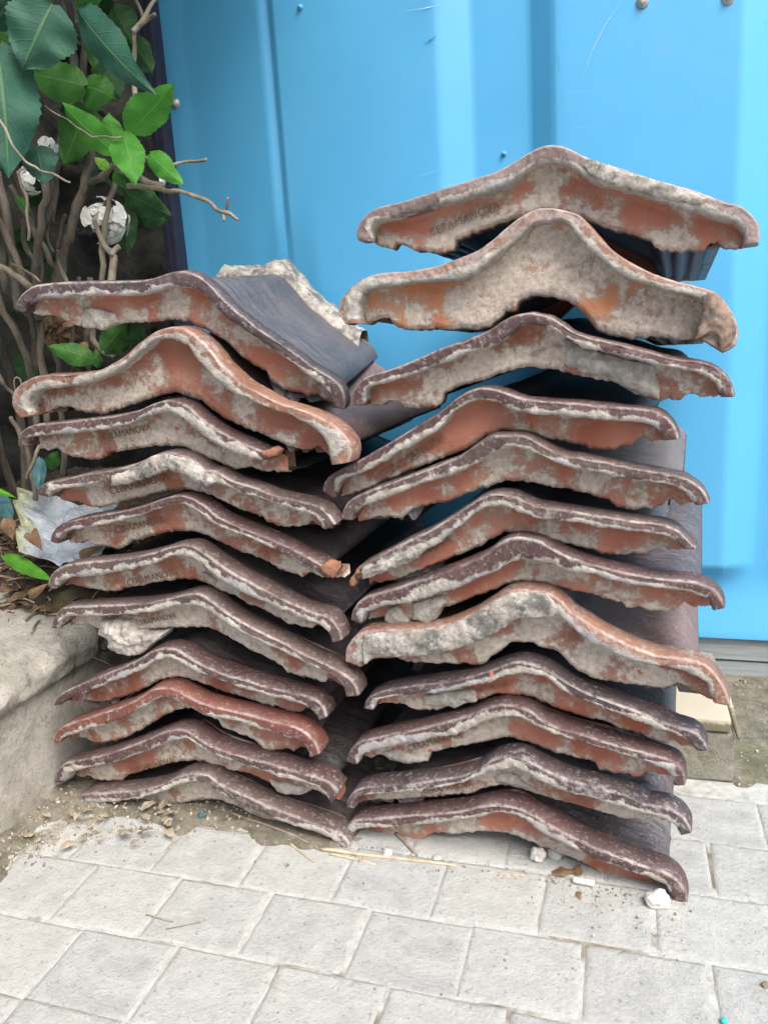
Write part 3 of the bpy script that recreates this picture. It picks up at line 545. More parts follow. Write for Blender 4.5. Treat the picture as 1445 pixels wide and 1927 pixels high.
pav_meshes = []
for k in range(9):
    me = paver_mesh(k * 3.7)
    me.materials.append(pav_mats[k % 3])
    pav_meshes.append(me)
rows = [(0.579, -0.364), (0.6725, -0.187), (0.7625, 0.099), (0.8575, 0.04)]
row_y = {0: (0.579 + 0.6725) / 2, 1: (0.6725 + 0.7625) / 2}
rng = random.Random(3)
for r in range(-6, 4):
    y = 0.6265 + 0.0922 * r
    x0 = {-1: -0.426, 0: -0.364, 1: -0.187, 2: 0.099, 3: 0.05}.get(r, rng.uniform(-0.1, 0.0))
    x0 = x0 + PX / 2
    for c in range(-14, 14):
        x = x0 + c * PX
        if x < -0.80 or x > 0.95 or (r < -4 and x > 0.4): continue
        if y > 0.70 and x < -0.66: continue
        if x < -0.79: continue
        o = bpy.data.objects.new('paving_sett', rng.choice(pav_meshes))
        COL.objects.link(o)
        o.parent = g
        o.location = (x + rng.uniform(-.0022, .0022), y + rng.uniform(-.0018, .0018), 0.004 + rng.uniform(-0.0006, 0.0006))
        o.rotation_euler = (rng.uniform(-.004, .004), rng.uniform(-.004, .004), rng.uniform(-.022, .022) + (math.pi if rng.random() < .5 else 0))

# bare earth strip along the foot of the blue wall and of the retaining wall
def soil_mat(name, ca, cb, cc):
    nb = NB(name)
    v = nb.mapping()
    col = nb.mix(nb.ramp(nb.noise(v, 45, 7, 0.72), 0.35, 0.65), ca, cb)
    col = nb.mix(nb.ramp(nb.noise(v, 170, 4, 0.7), 0.58, 0.7), col, cc)
    col = nb.mix(nb.ramp(nb.noise(v, 14, 4, 0.6), 0.5, 0.66, 0, 0.5), col, (0.13, 0.145, 0.07))
    return nb.done(col, 0.97, nb.bump(nb.noise(v, 240, 6, 0.75), 1.0, 0.004))
earth = soil_mat('grey_earth', (0.125, 0.115, 0.088), (0.245, 0.23, 0.185), (0.36, 0.345, 0.30))
dark_soil = soil_mat('dark_leaf_mould', (0.045, 0.035, 0.026), (0.105, 0.08, 0.055), (0.20, 0.155, 0.11))

def relief(name, x0, x1, y0, y1, nx, ny, fn, mat, label, parent=None):
    V = []
    for i in range(nx):
        for j in range(ny):
            x, y = x0 + (x1 - x0) * i / (nx - 1), y0 + (y1 - y0) * j / (ny - 1)
            V.append((x, y, fn(x, y)))
    o = mesh_obj(name, V, grid_faces(nx, ny), mat)
    tag(o, label, kind='structure')
    return o

def strip_z(x, y):
    e = (y - 0.955) / 0.05 + 0.5 * fbm(x, y, 0, 22, 3)
    return -0.02 + 0.0285 * max(0, min(1, e)) + 0.003 * fbm(x, y, 0, 60, 1) + 0.006 * max(0, (y - 1.1) / 0.2)
relief('earth_strip', -0.76, 1.0, 0.90, 1.31, 160, 44, strip_z, earth, 'strip of bare grey earth at the foot of the blue wall')

def foot_z(x, y):
    d = 0.095 + 0.05 * fbm(x, y, 0, 9, 2) - (x + 0.735)
    d2 = (y - 0.735 - 0.03 * fbm(x, y, 0, 14, 5) + 0.05 * max(0.0, x + 0.5)) / 0.03
    e = max(d / 0.06, min(1, d2) - max(0.0, (x + 0.30 + 0.05 * fbm(x, y, 0, 20, 8)) / 0.06))
    return -0.02 + 0.028 * max(0, min(1, e)) + 0.002 * fbm(x, y, 0, 90, 1) + 0.012 * max(0, (-0.66 - x) / 0.08) * (0.6 + fbm(x, y, 0, 30, 7))
relief('earth_at_kerb', -0.75, -0.20, 0.42, 1.0, 110, 110, foot_z, earth, 'dirt and grit gathered between the kerb wall and the left stack')

# ------------------------------------------------------------------ blue metal wall
def blue_mat():
    nb = NB('blue_paint')
    v = nb.mapping()
    col = nb.mix(nb.ramp(nb.noise(v, 3, 3, 0.5), 0.3, 0.7), (0.075, 0.360, 0.660), (0.085, 0.390, 0.695))
    vs_ = nb.mapping((14, 1, 2.2))
    scr = nb.ramp(nb.noise(vs_, 6, 5, 0.8), 0.72, 0.76, 0, 0.35)
    col = nb.mix(scr, col, (0.35, 0.60, 0.78))
    col = nb.mix(nb.ramp(nb.noise(v, 120, 3, 0.5), 0.76, 0.78, 0, 0.6), col, (0.08, 0.12, 0.16))
    col = nb.mix(nb.ramp(nb.noise(v, 9, 6, 0.7), 0.55, 0.8, 0, 0.10), col, (0.30, 0.42, 0.50))
    r = nb.ramp(nb.noise(v, 20, 5, 0.7), 0.3, 0.7, 0.34, 0.48)
    return nb.done(col, r, nb.bump(nb.noise(v, 5, 2, 0.5), 0.12, 0.01))
blue = blue_mat()
YW = 1.293
wall = empty('blue_metal_wall', (0, YW, 0), 'tall bright blue ribbed sheet metal wall behind both tile stacks', 'wall')
# rib profile: (x, depth towards the garden)
HI, LO = -0.009, 0.015
prof = [(-0.744, LO), (-0.702, LO), (-0.694, LO - 0.001), (-0.552, HI + 0.003), (-0.545, HI + 0.009), (-0.540, HI + 0.009), (-0.533, HI), (-0.279, HI), (-0.272, HI + 0.0008), (-0.226, LO - 0.0008), (-0.219, LO),
        (-0.142, LO), (-0.135, LO - 0.0008), (-0.098, HI + 0.0008), (-0.091, HI), (0.148, HI), (0.155, HI + 0.0008), (0.201, LO - 0.0008), (0.208, LO), (0.286, LO), (0.293, LO - 0.0008), (0.33, HI + 0.0008), (0.337, HI),
        (0.58, HI), (0.64, LO), (1.2, LO)]
pxs = [p[0] for p in prof]
pds = [p[1] for p in prof]
xs = sorted(set([round(-0.744 + 0.012 * k, 4) for k in range(163)] + pxs))
zs = [0.082, 0.086, 0.095, 0.12, 0.15, 0.175, 0.188, 0.196, 0.202, 0.208, 0.22, 0.25, 0.3] + [0.3 + 0.05 * k for k in range(1, 34)]
V = []
for x in xs:
    d0 = float(np.interp(x, pxs, pds))
    for z in zs:
        d = d0
        if z < 0.2:                       # the raised panels end above a plain skirting strip
            k = max(0.0, min(1.0, (0.203 - z) / 0.035))
            d = d * (1 - k) + k * (LO - 0.022 * max(0, min(1, (0.165 - z) / 0.08)))
        if -0.60 < x < -0.50:             # the first crease dies out half way down the sheet
            kk = max(0.0, min(1.0, (0.77 - z) / 0.04))
            d = d * (1 - kk) + float(np.interp(x, [-0.694, -0.48], [LO - 0.001, HI])) * kk
        V.append((x, d + 0.0012 * n3(x, 0, z, 6, 2), z))
o = mesh_obj('sheet', V, grid_faces(len(xs), len(zs)), blue, wall)
navy = simple_mat('navy_rubber_edge', (0.012, 0.014, 0.035), (0.022, 0.025, 0.055), 60, 0.5, 0.2)
def box(name, x0, x1, y0, y1, z0, z1, mat, parent, bev=0.003, rough=0.0, seed=0, nseg=2):
    bm = bmesh.new()
    bmesh.ops.create_cube(bm, size=1.0)
    for v in bm.verts:
        v.co = Vector(((x0 + x1) / 2 + v.co.x * (x1 - x0), (y0 + y1) / 2 + v.co.y * (y1 - y0), (z0 + z1) / 2 + v.co.z * (z1 - z0)))
    if bev: bmesh.ops.bevel(bm, geom=bm.edges[:], offset=bev, segments=nseg, affect='EDGES', profile=0.6)
    if rough:
        bmesh.ops.triangulate(bm, faces=bm.faces[:])
        bmesh.ops.subdivide_edges(bm, edges=[e for e in bm.edges if e.calc_length() > 0.012], cuts=5, use_grid_fill=True)
        for v in bm.verts:
            n_ = fbm(v.co.x, v.co.y, v.co.z, 45, seed)
            v.co += Vector((n_, fbm(v.co.x, v.co.y, v.co.z, 45, seed + 4), fbm(v.co.x, v.co.y, v.co.z, 45, seed + 8))) * rough
    me = bpy.data.meshes.new(name)
    bm.to_mesh(me); bm.free()
    me.polygons.foreach_set('use_smooth', [bool(rough)] * len(me.polygons))
    me.materials.append(mat)
    ob = bpy.data.objects.new(name, me)
    COL.objects.link(ob)
    if parent: ob.parent = parent
    return ob
box('edge_trim', -0.771, -0.7445, -0.012, 0.03, 0.05, 1.9, navy, wall, 0.004)
box('edge_trim_groove', -0.7625, -0.757, -0.0145, -0.005, 0.05, 1.9, navy, wall, 0.001)
grey_beam = simple_mat('grey_plastic_lumber', (0.23, 0.27, 0.29), (0.33, 0.37, 0.385), 14, 0.6, 0.35, 0.001, 60, (1, 4, 14))
box('base_beam', -0.74, 1.2, 0.004, 0.05, 0.008, 0.0755, grey_beam, wall, 0.003)
box('base_beam_groove', -0.74, 1.2, 0.0025, 0.02, 0.040, 0.0418, navy, wall, 0.0)

def screw(x, z, r, painted, dep):
    V, F = [], []
    prof_ = [(1.0, 0.0), (1.0, -0.0012), (0.92, -0.0022), (0.62, -0.0026), (0.58, -0.0048), (0.45, -0.0062), (0.2, -0.0066), (0.0, -0.0066)]
    for k in range(18):
        an = 2 * math.pi * k / 18
        for (q, d) in prof_:
            V.append((x + math.cos(an) * r * q, dep + d, z + math.sin(an) * r * q))
    n = len(prof_)
    for k in range(18):
        for j in range(n - 1):
            k2 = (k + 1) % 18
            F.append((k * n + j, k2 * n + j, k2 * n + j + 1, k * n + j + 1))
    return mesh_obj('screw', V, F, blue if painted else steel, wall)
steel = simple_mat('weathered_zinc', (0.35, 0.35, 0.34), (0.55, 0.55, 0.53), 90, 0.45, 0.3)
steel.node_tree.nodes['Principled BSDF'].inputs['Metallic'].default_value = 0.6
for (u, v, r, p) in [(330, 194, 0.0085, False), (565, 13, 0.0045, True), (948, 289, 0.0040, True), (1209, 2, 0.0085, False), (1370, -4, 0.0085, False)]:
    q = at(u, v, YW)
    d = float(np.interp(q.x, pxs, pds))
    q = at(u, v, YW + d)
    screw(q.x, q.z, r, p, d)

scratch_mat = simple_mat('bare_scratch', (0.34, 0.55, 0.70), (0.50, 0.66, 0.76), 80, 0.6, 0.1)
scuff_mat = simple_mat('dark_scuff', (0.03, 0.07, 0.11), (0.06, 0.14, 0.2), 80, 0.7, 0.1)
def scratch(pts, w, mat):
    V = []
    for i, (u, v) in enumerate(pts):
        q = at(u, v, YW)
        d = float(np.interp(q.x, pxs, pds)) - 0.0016
        q = at(u, v, YW + d)
        k = 1.0 if 0 < i < len(pts) - 1 else 0.2
        V += [(q.x - w * k, d, q.z + w * k * .4), (q.x + w * k, d, q.z - w * k * .4)]
    mesh_obj('scratch', V, [(2 * i, 2 * i + 1, 2 * i + 3, 2 * i + 2) for i in range(len(pts) - 1)], mat, wall, smooth=False)
for pts, w, dk in [([(1168, 2), (1140, 45), (1116, 90), (1098, 140)], .0004, 0), ([(1330, 128), (1352, 134), (1380, 144)], .0012, 0), ([(1060, 172), (1095, 171), (1130, 170)], .0003, 0), ([(1055, 240), (1110, 238), (1170, 240)], .0003, 0),
                   ([(780, 333), (805, 326), (828, 318)], .0004, 0), ([(798, 82), (810, 74), (822, 66)], .0012, 1), ([(806, 90), (818, 84)], .0008, 1), ([(1306, 180), (1314, 205)], .0004, 1), ([(1050, 100), (1052, 130)], .0007, 1),
                   ([(760, 20), (800, 14), (830, 8)], .0012, 0), ([(650, 136), (652, 150)], .0006, 0), ([(505, 50), (512, 60)], .0005, 1), ([(425, 330), (427, 338)], .0007, 1), ([(640, 470), (643, 490)], .0005, 1), ([(1064, 188), (1068, 192)], .0016, 0)]:
    scratch(pts, w, scuff_mat if dk else scratch_mat)

# ------------------------------------------------------------------ dark garden wall behind the bush
shaded_stone = simple_mat('shade_dark_stone', (0.010, 0.011, 0.009), (0.034, 0.034, 0.028), 22, 0.95, 0.8, 0.004, 80)  # near-black base colour carries the deep shade behind the bush
gw = empty('garden_wall', (-1.3, 1.72, 0), 'old rubble stone wall behind the hydrangea, its deep shade put into the colour', 'wall')
box('wall_core', -1.4, 0.5, 0.03, 0.25, 0.0, 2.1, shaded_stone, gw, 0.0)
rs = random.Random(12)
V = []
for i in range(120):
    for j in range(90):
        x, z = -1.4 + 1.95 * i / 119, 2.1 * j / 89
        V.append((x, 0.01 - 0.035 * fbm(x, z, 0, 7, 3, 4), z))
mesh_obj('rough_facing', V, grid_faces(120, 90), shaded_stone, gw)
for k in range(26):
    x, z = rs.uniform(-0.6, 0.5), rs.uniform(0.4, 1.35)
    box('stone', x, x + rs.uniform(.06, .15), -0.03 + rs.uniform(-.02, .01), 0.04, z, z + rs.uniform(.04, .08), shaded_stone, gw, 0.012, 0.009, rs.random() * 50)

# ------------------------------------------------------------------ retaining wall (kerb) on the left
def concrete_mat(name, ca, cb, moss=0.5, stain=0.5):
    nb = NB(name)
    v = nb.mapping()
    col = nb.mix(nb.ramp(nb.noise(v, 24, 7, 0.7), 0.35, 0.65), ca, cb)
    col = nb.mix(nb.ramp(nb.noise(v, 120, 5, 0.8), 0.53, 0.66, 0, 0.6), col, (0.19, 0.185, 0.165))
    col = nb.mix(nb.ramp(nb.noise(v, 130, 3, 0.7), 0.58, 0.7, 0, 0.6), col, (0.62, 0.61, 0.57))
    col = nb.mix(nb.ramp(nb.noise(v, 11, 6, 0.7), 0.52, 0.66, 0, moss), col, (0.14, 0.155, 0.075))
    h = nb.math('ADD', nb.math('MULTIPLY', nb.noise(v, 170, 6, 0.8), 1.6), nb.noise(v, 55, 4, 0.6))
    return nb.done(col, 0.96, nb.bump(h, 1.0, 0.005))
conc = concrete_mat('weathered_concrete', (0.45, 0.44, 0.395), (0.62, 0.61, 0.555), 0.22)
XK = -0.733
def kerb_prof():
    # (x offset from face, z) walking up the face then over the top to the left
    return [(0.0, -0.03), (0.0, 0.02), (0.0, 0.05), (0.0, 0.08), (0.0, 0.11), (0.001, 0.135), (0.001, 0.155), (0.001, 0.163), (0.012, 0.165), (0.015, 0.175), (0.015, 0.19), (0.013, 0.202),
            (0.006, 0.208), (-0.014, 0.211), (-0.03, 0.214), (-0.06, 0.219), (-0.1, 0.225), (-0.16, 0.231), (-0.24, 0.237), (-0.34, 0.242), (-0.6, 0.243), (-0.6, -0.03)]
kp = kerb_prof()
# densify
dk = []
for (a, b) in zip(kp[:-1], kp[1:]):
    L = math.hypot(b[0] - a[0], b[1] - a[1])
    n_ = max(1, int(L / 0.007)) if a[0] > -0.3 else 1
    for q in range(n_): dk.append((a[0] + (b[0] - a[0]) * q / n_, a[1] + (b[1] - a[1]) * q / n_))
dk.append(kp[-1])
V = []
ny = 200
for i in range(ny):
    y = -0.1 + 1.4 * i / (ny - 1)
    for (dx, z) in dk:
        e = 1.0 if z > 0.15 else 0.35
        n1 = (fbm(y, dx, z, 26, 4) + 0.6 * fbm(y, dx, z, 90, 14)) * 0.006 * e
        n2 = fbm(y, dx, z, 9, 9) * 0.0035 * e
        jag = 0.016 * fbm(y, z * 2, 0, 22, 21) if 0.165 < z < 0.212 and dx > -0.02 else 0
        V.append((XK + dx + n1 * 0.7 + n2 * 0.35 + jag - 0.004, y, max(-0.03, z + (n1 * 0.6 + n2 * 0.5 if z > 0.16 else 0) + (0.6 * jag if z > 0.165 else 0))))
kerb = mesh_obj('retaining_wall', V, grid_faces(ny, len(dk), flip=True), conc)
tag(kerb, 'low rough concrete retaining wall with crumbly top edge at the left', 'wall')

def bed_z(x, y):
    e = max(0.0, min(1.0, (y - 0.90 - 0.04 * fbm(x, y, 0, 10, 3)) / 0.10))
    return 0.215 + 0.075 * e + 0.010 * fbm(x, y, 0, 25, 6) * e + 0.010 * fbm(x, y, 0, 70, 2) * e - 0.05 * max(0, min(1, (x + 0.79) / 0.03))
relief('soil_bed', -1.40, -0.752, 0.80, 1.75, 100, 130, bed_z, dark_soil, 'dark leaf mould soil of the raised bed under the hydrangea')

# ------------------------------------------------------------------ ridge tiles
def catmull(P, sub=8):
    out = []
    n = len(P)
    for i in range(n - 1):
        p0, p1, p2, p3 = P[max(i - 1, 0)], P[i], P[i + 1], P[min(i + 2, n - 1)]
        for k in range(sub):
            t = k / sub
            out.append(0.5 * ((2 * p1) + (p2 - p0) * t + (2 * p0 - 5 * p1 + 4 * p2 - p3) * t * t + (3 * p1 - p0 - 3 * p2 + p3) * t ** 3))
    out.append(P[-1])
    return np.array(out)

def resample(P, n):
    s = np.concatenate([[0], np.cumsum(np.linalg.norm(np.diff(P, axis=0), axis=1))])
    t = np.linspace(0, s[-1], n)
    return np.stack([np.interp(t, s, P[:, 0]), np.interp(t, s, P[:, 1])], 1)

def envelope(P, xs_, mode='max'):
    out = np.full(len(xs_), -9.0 if mode == 'max' else 9.0)
    for a, b in zip(P[:-1], P[1:]):
        lo, hi = min(a[0], b[0]), max(a[0], b[0])
        msk = (xs_ >= lo - 1e-9) & (xs_ <= hi + 1e-9)
        if not msk.any(): continue
        t = (xs_[msk] - a[0]) / (b[0] - a[0]) if abs(b[0] - a[0]) > 1e-9 else np.zeros(msk.sum())
        zz = a[1] + (b[1] - a[1]) * np.clip(t, 0, 1)
        out[msk] = np.maximum(out[msk], zz) if mode == 'max' else np.minimum(out[msk], zz)
    bad = np.abs(out) > 8
    if bad.any():
        good = ~bad
        out[bad] = np.interp(xs_[bad], xs_[good], out[good])
    return out

MAROON = ((0.046, 0.022, 0.024), (0.080, 0.038, 0.039))
PURPLE = ((0.030, 0.020, 0.026), (0.060, 0.036, 0.042))
RED = ((0.115, 0.034, 0.025), (0.175, 0.056, 0.040))
ORANGE = ((0.165, 0.075, 0.048), (0.27, 0.130, 0.082))
ROSE = ((0.140, 0.102, 0.102), (0.21, 0.165, 0.162))
BROWN = ((0.052, 0.032, 0.031), (0.092, 0.058, 0.054))
CLAY = ((0.33, 0.108, 0.070), (0.43, 0.185, 0.130))
CLAY_D = ((0.235, 0.086, 0.060), (0.335, 0.145, 0.102))
CLAY_O = ((0.45, 0.165, 0.075), (0.54, 0.26, 0.145))
# glaze colours, dust, rim lime, clay colours, clay lime, grime
STYLE = {
 'R0': (ROSE, 0.55, 0.15, CLAY, 0.50, 0.2), 'R1': (ORANGE, 1.05, 0.72, CLAY_O, 0.62, 0.25), 'R2': (MAROON, 0.55, 0.45, CLAY_D, 0.60, 0.3),
 'R3': (MAROON, 0.50, 0.42, CLAY, 0.40, 0.2), 'R4': (BROWN, 0.45, 0.50, CLAY, 0.55, 0.2), 'R5': (BROWN, 0.60, 0.60, CLAY, 0.45, 0.35),
 'R6': (MAROON, 0.40, 0.70, CLAY, 0.50, 0.2), 'R7': (ORANGE, 1.0, 0.78, CLAY_D, 0.66, 0.3), 'R8': (PURPLE, 0.60, 0.50, CLAY, 0.48, 0.3),
 'R9': (MAROON, 0.62, 0.50, CLAY, 0.45, 0.15), 'R10': (PURPLE, 0.85, 0.50, CLAY_D, 0.62, 0.5), 'R11': (MAROON, 0.70, 0.62, CLAY, 0.46, 0.2),
 'L0': (PURPLE, 0.22, -0.10, CLAY, 0.55, 0.45), 'L1': (ORANGE, 0.85, 0.66, CLAY_D, 0.42, 0.4), 'L2': (MAROON, 0.55, 0.75, CLAY_D, 0.66, 0.2),
 'L3': (BROWN, 0.50, 0.45, CLAY_D, 0.55, 0.45), 'L4': (MAROON, 0.45, 0.50, CLAY_D, 0.62, 0.3), 'L5': (BROWN, 0.60, 0.35, CLAY_D, 0.60, 0.2),
 'L6': (BROWN, 0.50, 0.40, CLAY_D, 0.60, 0.4), 'L7': (MAROON, 0.60, 0.48, CLAY_D, 0.45, 0.2), 'L8': (RED, 0.50, 0.05, CLAY_D, 0.58, 0.2),
 'L9': (MAROON, 0.62, 0.58, CLAY_D, 0.58, 0.2), 'L10': (BROWN, 0.85, 0.55, CLAY_D, 0.62, 0.25),
}
LABEL = {
 'R0': 'pale rosy ridge tile crowning the right stack, stamped lettering at left',
 'R1': 'orange unglazed ridge tile with high arch and broken dark right end, second in right stack',
 'R2': 'maroon ridge tile third in right stack with square grey mortar patch right of centre',
 'R3': 'maroon ridge tile fourth in right stack, tilted with its left end lowest, bright white rim',
 'R4': 'brown ridge tile fifth from the top of the right stack with orange chip below',
 'R5': 'brown ridge tile sixth in right stack with broken orange left end and white rim crust',
 'R6': 'maroon ridge tile seventh in right stack with two mortar lumps hanging under its left side',
 'R7': 'orange ridge tile eighth in right stack with thick lichen grey mortar along its left rim',
 'R8': 'purplish ridge tile ninth in right stack with flat grey mortar patch under its left rim',
 'R9': 'reddish maroon ridge tile tenth in right stack with white line along its rim',
 'R10': 'very dusty purple ridge tile second from the bottom of the right stack',
 'R11': 'maroon ridge tile at the bottom of the right stack standing on the paving',
 'L0': 'glossy dark purple ridge tile on top of the left stack, mortar along its back edge',
 'L1': 'orange brown ridge tile with high arch second from the top of the left stack',
 'L2': 'maroon ridge tile third in left stack with broken off right end and white crusted rim',
 'L3': 'brown ridge tile fourth in left stack with thick grey and white mortar over its crest',
 'L4': 'maroon ridge tile fifth in left stack with chipped right end, beside the plastic sheet',
 'L5': 'greyish brown ridge tile sixth in left stack, stamped lettering, left tip above the kerb top',
 'L6': 'brown ridge tile seventh in left stack resting on the kerb, big mortar lump underneath',
 'L7': 'maroon ridge tile eighth in left stack right below the tile with the mortar lump',
 'L8': 'bright red glazed ridge tile ninth in the left stack',
 'L9': 'dark maroon ridge tile second from the bottom of the left stack',
 'L10': 'dusty brown ridge tile at the bottom of the left stack among dry leaves',
}
BODY_DUST_SHEEN = {'L0': 0.6, 'R4': 1.3, 'R5': 0.6, 'R11': 0.7, 'R8': 0.25, 'R10': 0.5}  # for L0 the extra dust also paints in the sky reflection on its back
TILE_EMPTY, TILE_OFF = {}, {}

def build_tile(nm, idx):
    T = TILES[nm]
    (ca, cb), dust, lime, (ka, kb), klime, grime = STYLE[nm]
    px, py, yaw, pit = T['pose']
    y_, p_ = math.radians(yaw), math.radians(pit)
    ex = Vector((math.cos(y_), -math.sin(y_), 0))
    ey = Vector((math.sin(y_) * math.cos(p_), math.cos(y_) * math.cos(p_), math.sin(p_)))
    ez = ex.cross(ey)
    F0 = catmull(np.array(T['F']) / 1000.0)
    I0 = catmull(np.array(T['I']) / 1000.0)
    B0 = np.array(T['B']) / 1000.0
    dep = T['dep']
    base = Vector(((F0[0, 0] + F0[-1, 0]) / 2, dep, min(F0[:, 1].min(), B0[:, 1].min())))
    loc = Vector((px, py, 0)) + ex * base.x + ey * base.y + ez * base.z
    e = empty('ridge_tile', (0, 0, 0), LABEL[nm], 'roof tile', 'stacked ceramic ridge tiles')
    mw = Matrix.Identity(4)
    for r in range(3):
        mw[r][0], mw[r][1], mw[r][2], mw[r][3] = ex[r], ey[r], ez[r], loc[r]
    e.matrix_world = mw
    TILE_EMPTY[nm], TILE_OFF[nm] = e, base
    bx, bz = base.x, base.z
    F0 = F0 - np.array([bx, bz]); I0 = I0 - np.array([bx, bz]); B0 = B0 - np.array([bx, bz])
    sd_ = idx * 7.31 + 1.0
    gm = glaze_mat('glaze_' + nm, ca, cb, dust, sd_, dull=0.25 if ca[0] > 0.2 else 0.0)
    bca, bcb = ((0.075, 0.036, 0.034), (0.13, 0.062, 0.055)) if nm in ('R7', 'L1', 'R1') else ((0.026, 0.023, 0.033), (0.055, 0.042, 0.052))
    gs = glaze_mat('glaze_back_' + nm, bca, bcb, dust, sd_ + 3, streak=True, gloss=0.34 if nm == 'L0' else 0.46)
    cm = clay_mat('clay_' + nm, ka, kb, sd_)
    # ---- rim
    n = 300
    Fr, Ir = resample(F0, n), resample(I0, n)
    tg = np.gradient(Fr, axis=0)
    tg /= np.linalg.norm(tg, axis=1)[:, None]
    for _ in range(3):
        tg[1:-1] = (tg[:-2] + tg[1:-1] * 2 + tg[2:]) / 4
    nr = np.stack([-tg[:, 1], tg[:, 0]], 1)
    nr /= np.linalg.norm(nr, axis=1)[:, None]
    rowsX = [(0, 0, REC + 0.004), (0, 0, 0.012), (0, 0, 0.0035), (0.10, 0, 0.0006), (0.28, 0, 0), (0.46, 0, -0.0004), (0.64, 0, -0.0003), (0.85, 0, -0.0001), (0.95, 0, 0.0),
             (0.99, 0.0, 0.0005), (1, 0.0004, 0.0022), (1, 0.0007, 0.0040), (1, 0.0014, 0.017), (1, 0.0012, 0.028), (1, 0.0003, 0.0305), (1, -0.003, 0.033), (1, -0.013, 0.034)]
    NR = len(rowsX)
    V, lim, wear_hl, ton, dus, chp = [], [], [], [], [], []
    for i in range(n):
        f, I_ = Fr[i], Ir[i]
        dirv = f - I_
        dl = math.hypot(*dirv) or 1e-6
        # how far up the front face the lime crust climbs at this place along the rim
        climb = 0.20 + 0.42 * lime + 0.60 * fbm(f[0], f[1], 0, 13, sd_ + 2, 3)
        endk = min(1.0, min(i, n - 1 - i) / 14.0)
        for j, (a, d, yy) in enumerate(rowsX):
            p = I_ * (1 - a) + f * a
            x, z = p[0] + nr[i, 0] * d, p[1] + nr[i, 1] * d
            face = 2 <= j <= 7
            fine = fbm(x, z, yy, 60, sd_, 2)
            if j <= 8:
                lm = 0.5 + 1.5 * (climb - a) + 0.35 * fine
                lm = max(0.0, min(1.15, lm)) * (0.35 + 0.65 * endk)
                if j == 0: lm *= 0.6
            else:
                lm = max(0.0, 0.55 * fbm(x, z, yy * 2, 34, sd_ + 30, 2) - 0.10)
            y = yy
            if face:
                y += -0.0013 * min(1, lm) + 0.0010 * fbm(x, z, 0, 130, sd_, 2) + 0.0010 * fbm(x, z, 0, 45, sd_ + 3, 2)
            if j <= 3:
                k = (0.0014 * fbm(x, z, 0, 60, sd_ + 7, 2) + 0.0009 * fbm(x, z, 0, 240, sd_ + 7, 2)) * (0.4 + min(1, lm))
                x -= dirv[0] / dl * k; z -= dirv[1] / dl * k
            if j >= 8:
                k = 0.0006 * fbm(x, z, yy, 40, sd_ + 12, 2) + 0.0003 * fbm(x, z, yy, 160, sd_ + 15, 2)
                nick = fbm(x, z, 0, 28, sd_ + 40, 2)
                if j in (8, 9, 10) and nick > 0.5: k -= 0.005 * (nick - 0.5)
                x += nr[i, 0] * k; z += nr[i, 1] * k
            V.append((x, y, z))
            lim.append(lm)
            wear_hl.append({8: 0.8, 9: 1.0, 10: 1.0, 11: 0.25}.get(j, 0.0) * (0.55 + 0.6 * fbm(x, 0, 0, 25, sd_ + 21, 2)))
            ton.append(max(0, min(1, 0.5 + 0.8 * fbm(x, z, yy, 17, sd_ + 50, 3))))
            dus.append(0.08 + 0.52 * dust + 0.20 * fbm(x, z, yy, 24, sd_ + 55, 3) + (0.10 if j < 9 else 0))
            chp.append(fbm(x, z, yy, 75, sd_ + 70, 2) - 0.42)
    Fc = grid_faces(n, NR)
    Fc.append(tuple(range(NR)))
    Fc.append(tuple((n - 1) * NR + j for j in range(NR - 1, -1, -1)))
    mesh_obj('rim', V, Fc, gm, e, attrs={'lime': lim, 'wear_highlight': wear_hl, 'tone': ton, 'dust': dus, 'chip': chp})
    # ---- clay face set back behind the rim
    nx, nz = 300, 26
    xa, xb = Ir[:, 0].min() - 0.002, Ir[:, 0].max() + 0.002
    if nm in ('L2', 'L4'): xb += 0.01
    gx = np.linspace(xa, xb, nx)
    top = envelope(Ir, gx, 'max') + 0.004
    Bs = B0[np.argsort(B0[:, 0])]
    bot = np.interp(gx, Bs[:, 0], Bs[:, 1])
    V, lim, gri, ton, fre = [], [], [], [], []
    for i in range(nx):
        x = gx[i]
        b = bot[i] + 0.0016 * fbm(x, 0, 0, 190, sd_ + 2, 3) + 0.0014 * fbm(x, 3, 0, 70, sd_ + 5, 2)
        b = min(b, top[i] - 0.001)
        zz = [(top[i] * (1 - j / (nz - 1)) + b * j / (nz - 1), j / (nz - 1)) for j in range(nz)]
        pts_ = [(z, t, REC - 0.009 * max(0, 1 - t * 4.2) ** 2 + 0.0016 * fbm(x, z, 0, 35, sd_ + 17, 3) + (0.0035 * (t - 0.9) / 0.1 if t > 0.9 else 0)) for z, t in zz]
        pts_ += [(b + 0.0006, 1.0, REC + 0.008), (b, 1.0, REC + 0.02), (top[i], 0.0, REC + 0.02)]
        edge = min(1.0, min(i, nx - 1 - i) / 45.0)
        for z, t, y in pts_:
            V.append((x, y, z))
            m1 = fbm(x, z, 0, 26, sd_ + 100, 4)
            lim.append(0.10 + 0.85 * klime * (0.45 + 0.55 * edge) + 0.75 * m1 + 0.28 * (t - 0.5))
            gri.append(0.50 * fbm(x, z, 0, 24, sd_ + 130, 3) + 0.50 * grime - 0.20 + 0.22 * (1 - edge))
            ton.append(max(0, min(1, 0.5 + 0.9 * fbm(x, z, 0, 16, sd_ + 150, 2))))
            fre.append(0.9 * fbm(x, z, 0, 45, sd_ + 170, 3) - 0.26 + 0.12 * (t - 0.7))
    mesh_obj('clay_face', V, grid_faces(nx, nz + 3), cm, e, attrs={'lime': lim, 'grime': gri, 'tone': ton, 'fresh': fre})
    # ---- body of the tile running back from the rim
    FB = F0
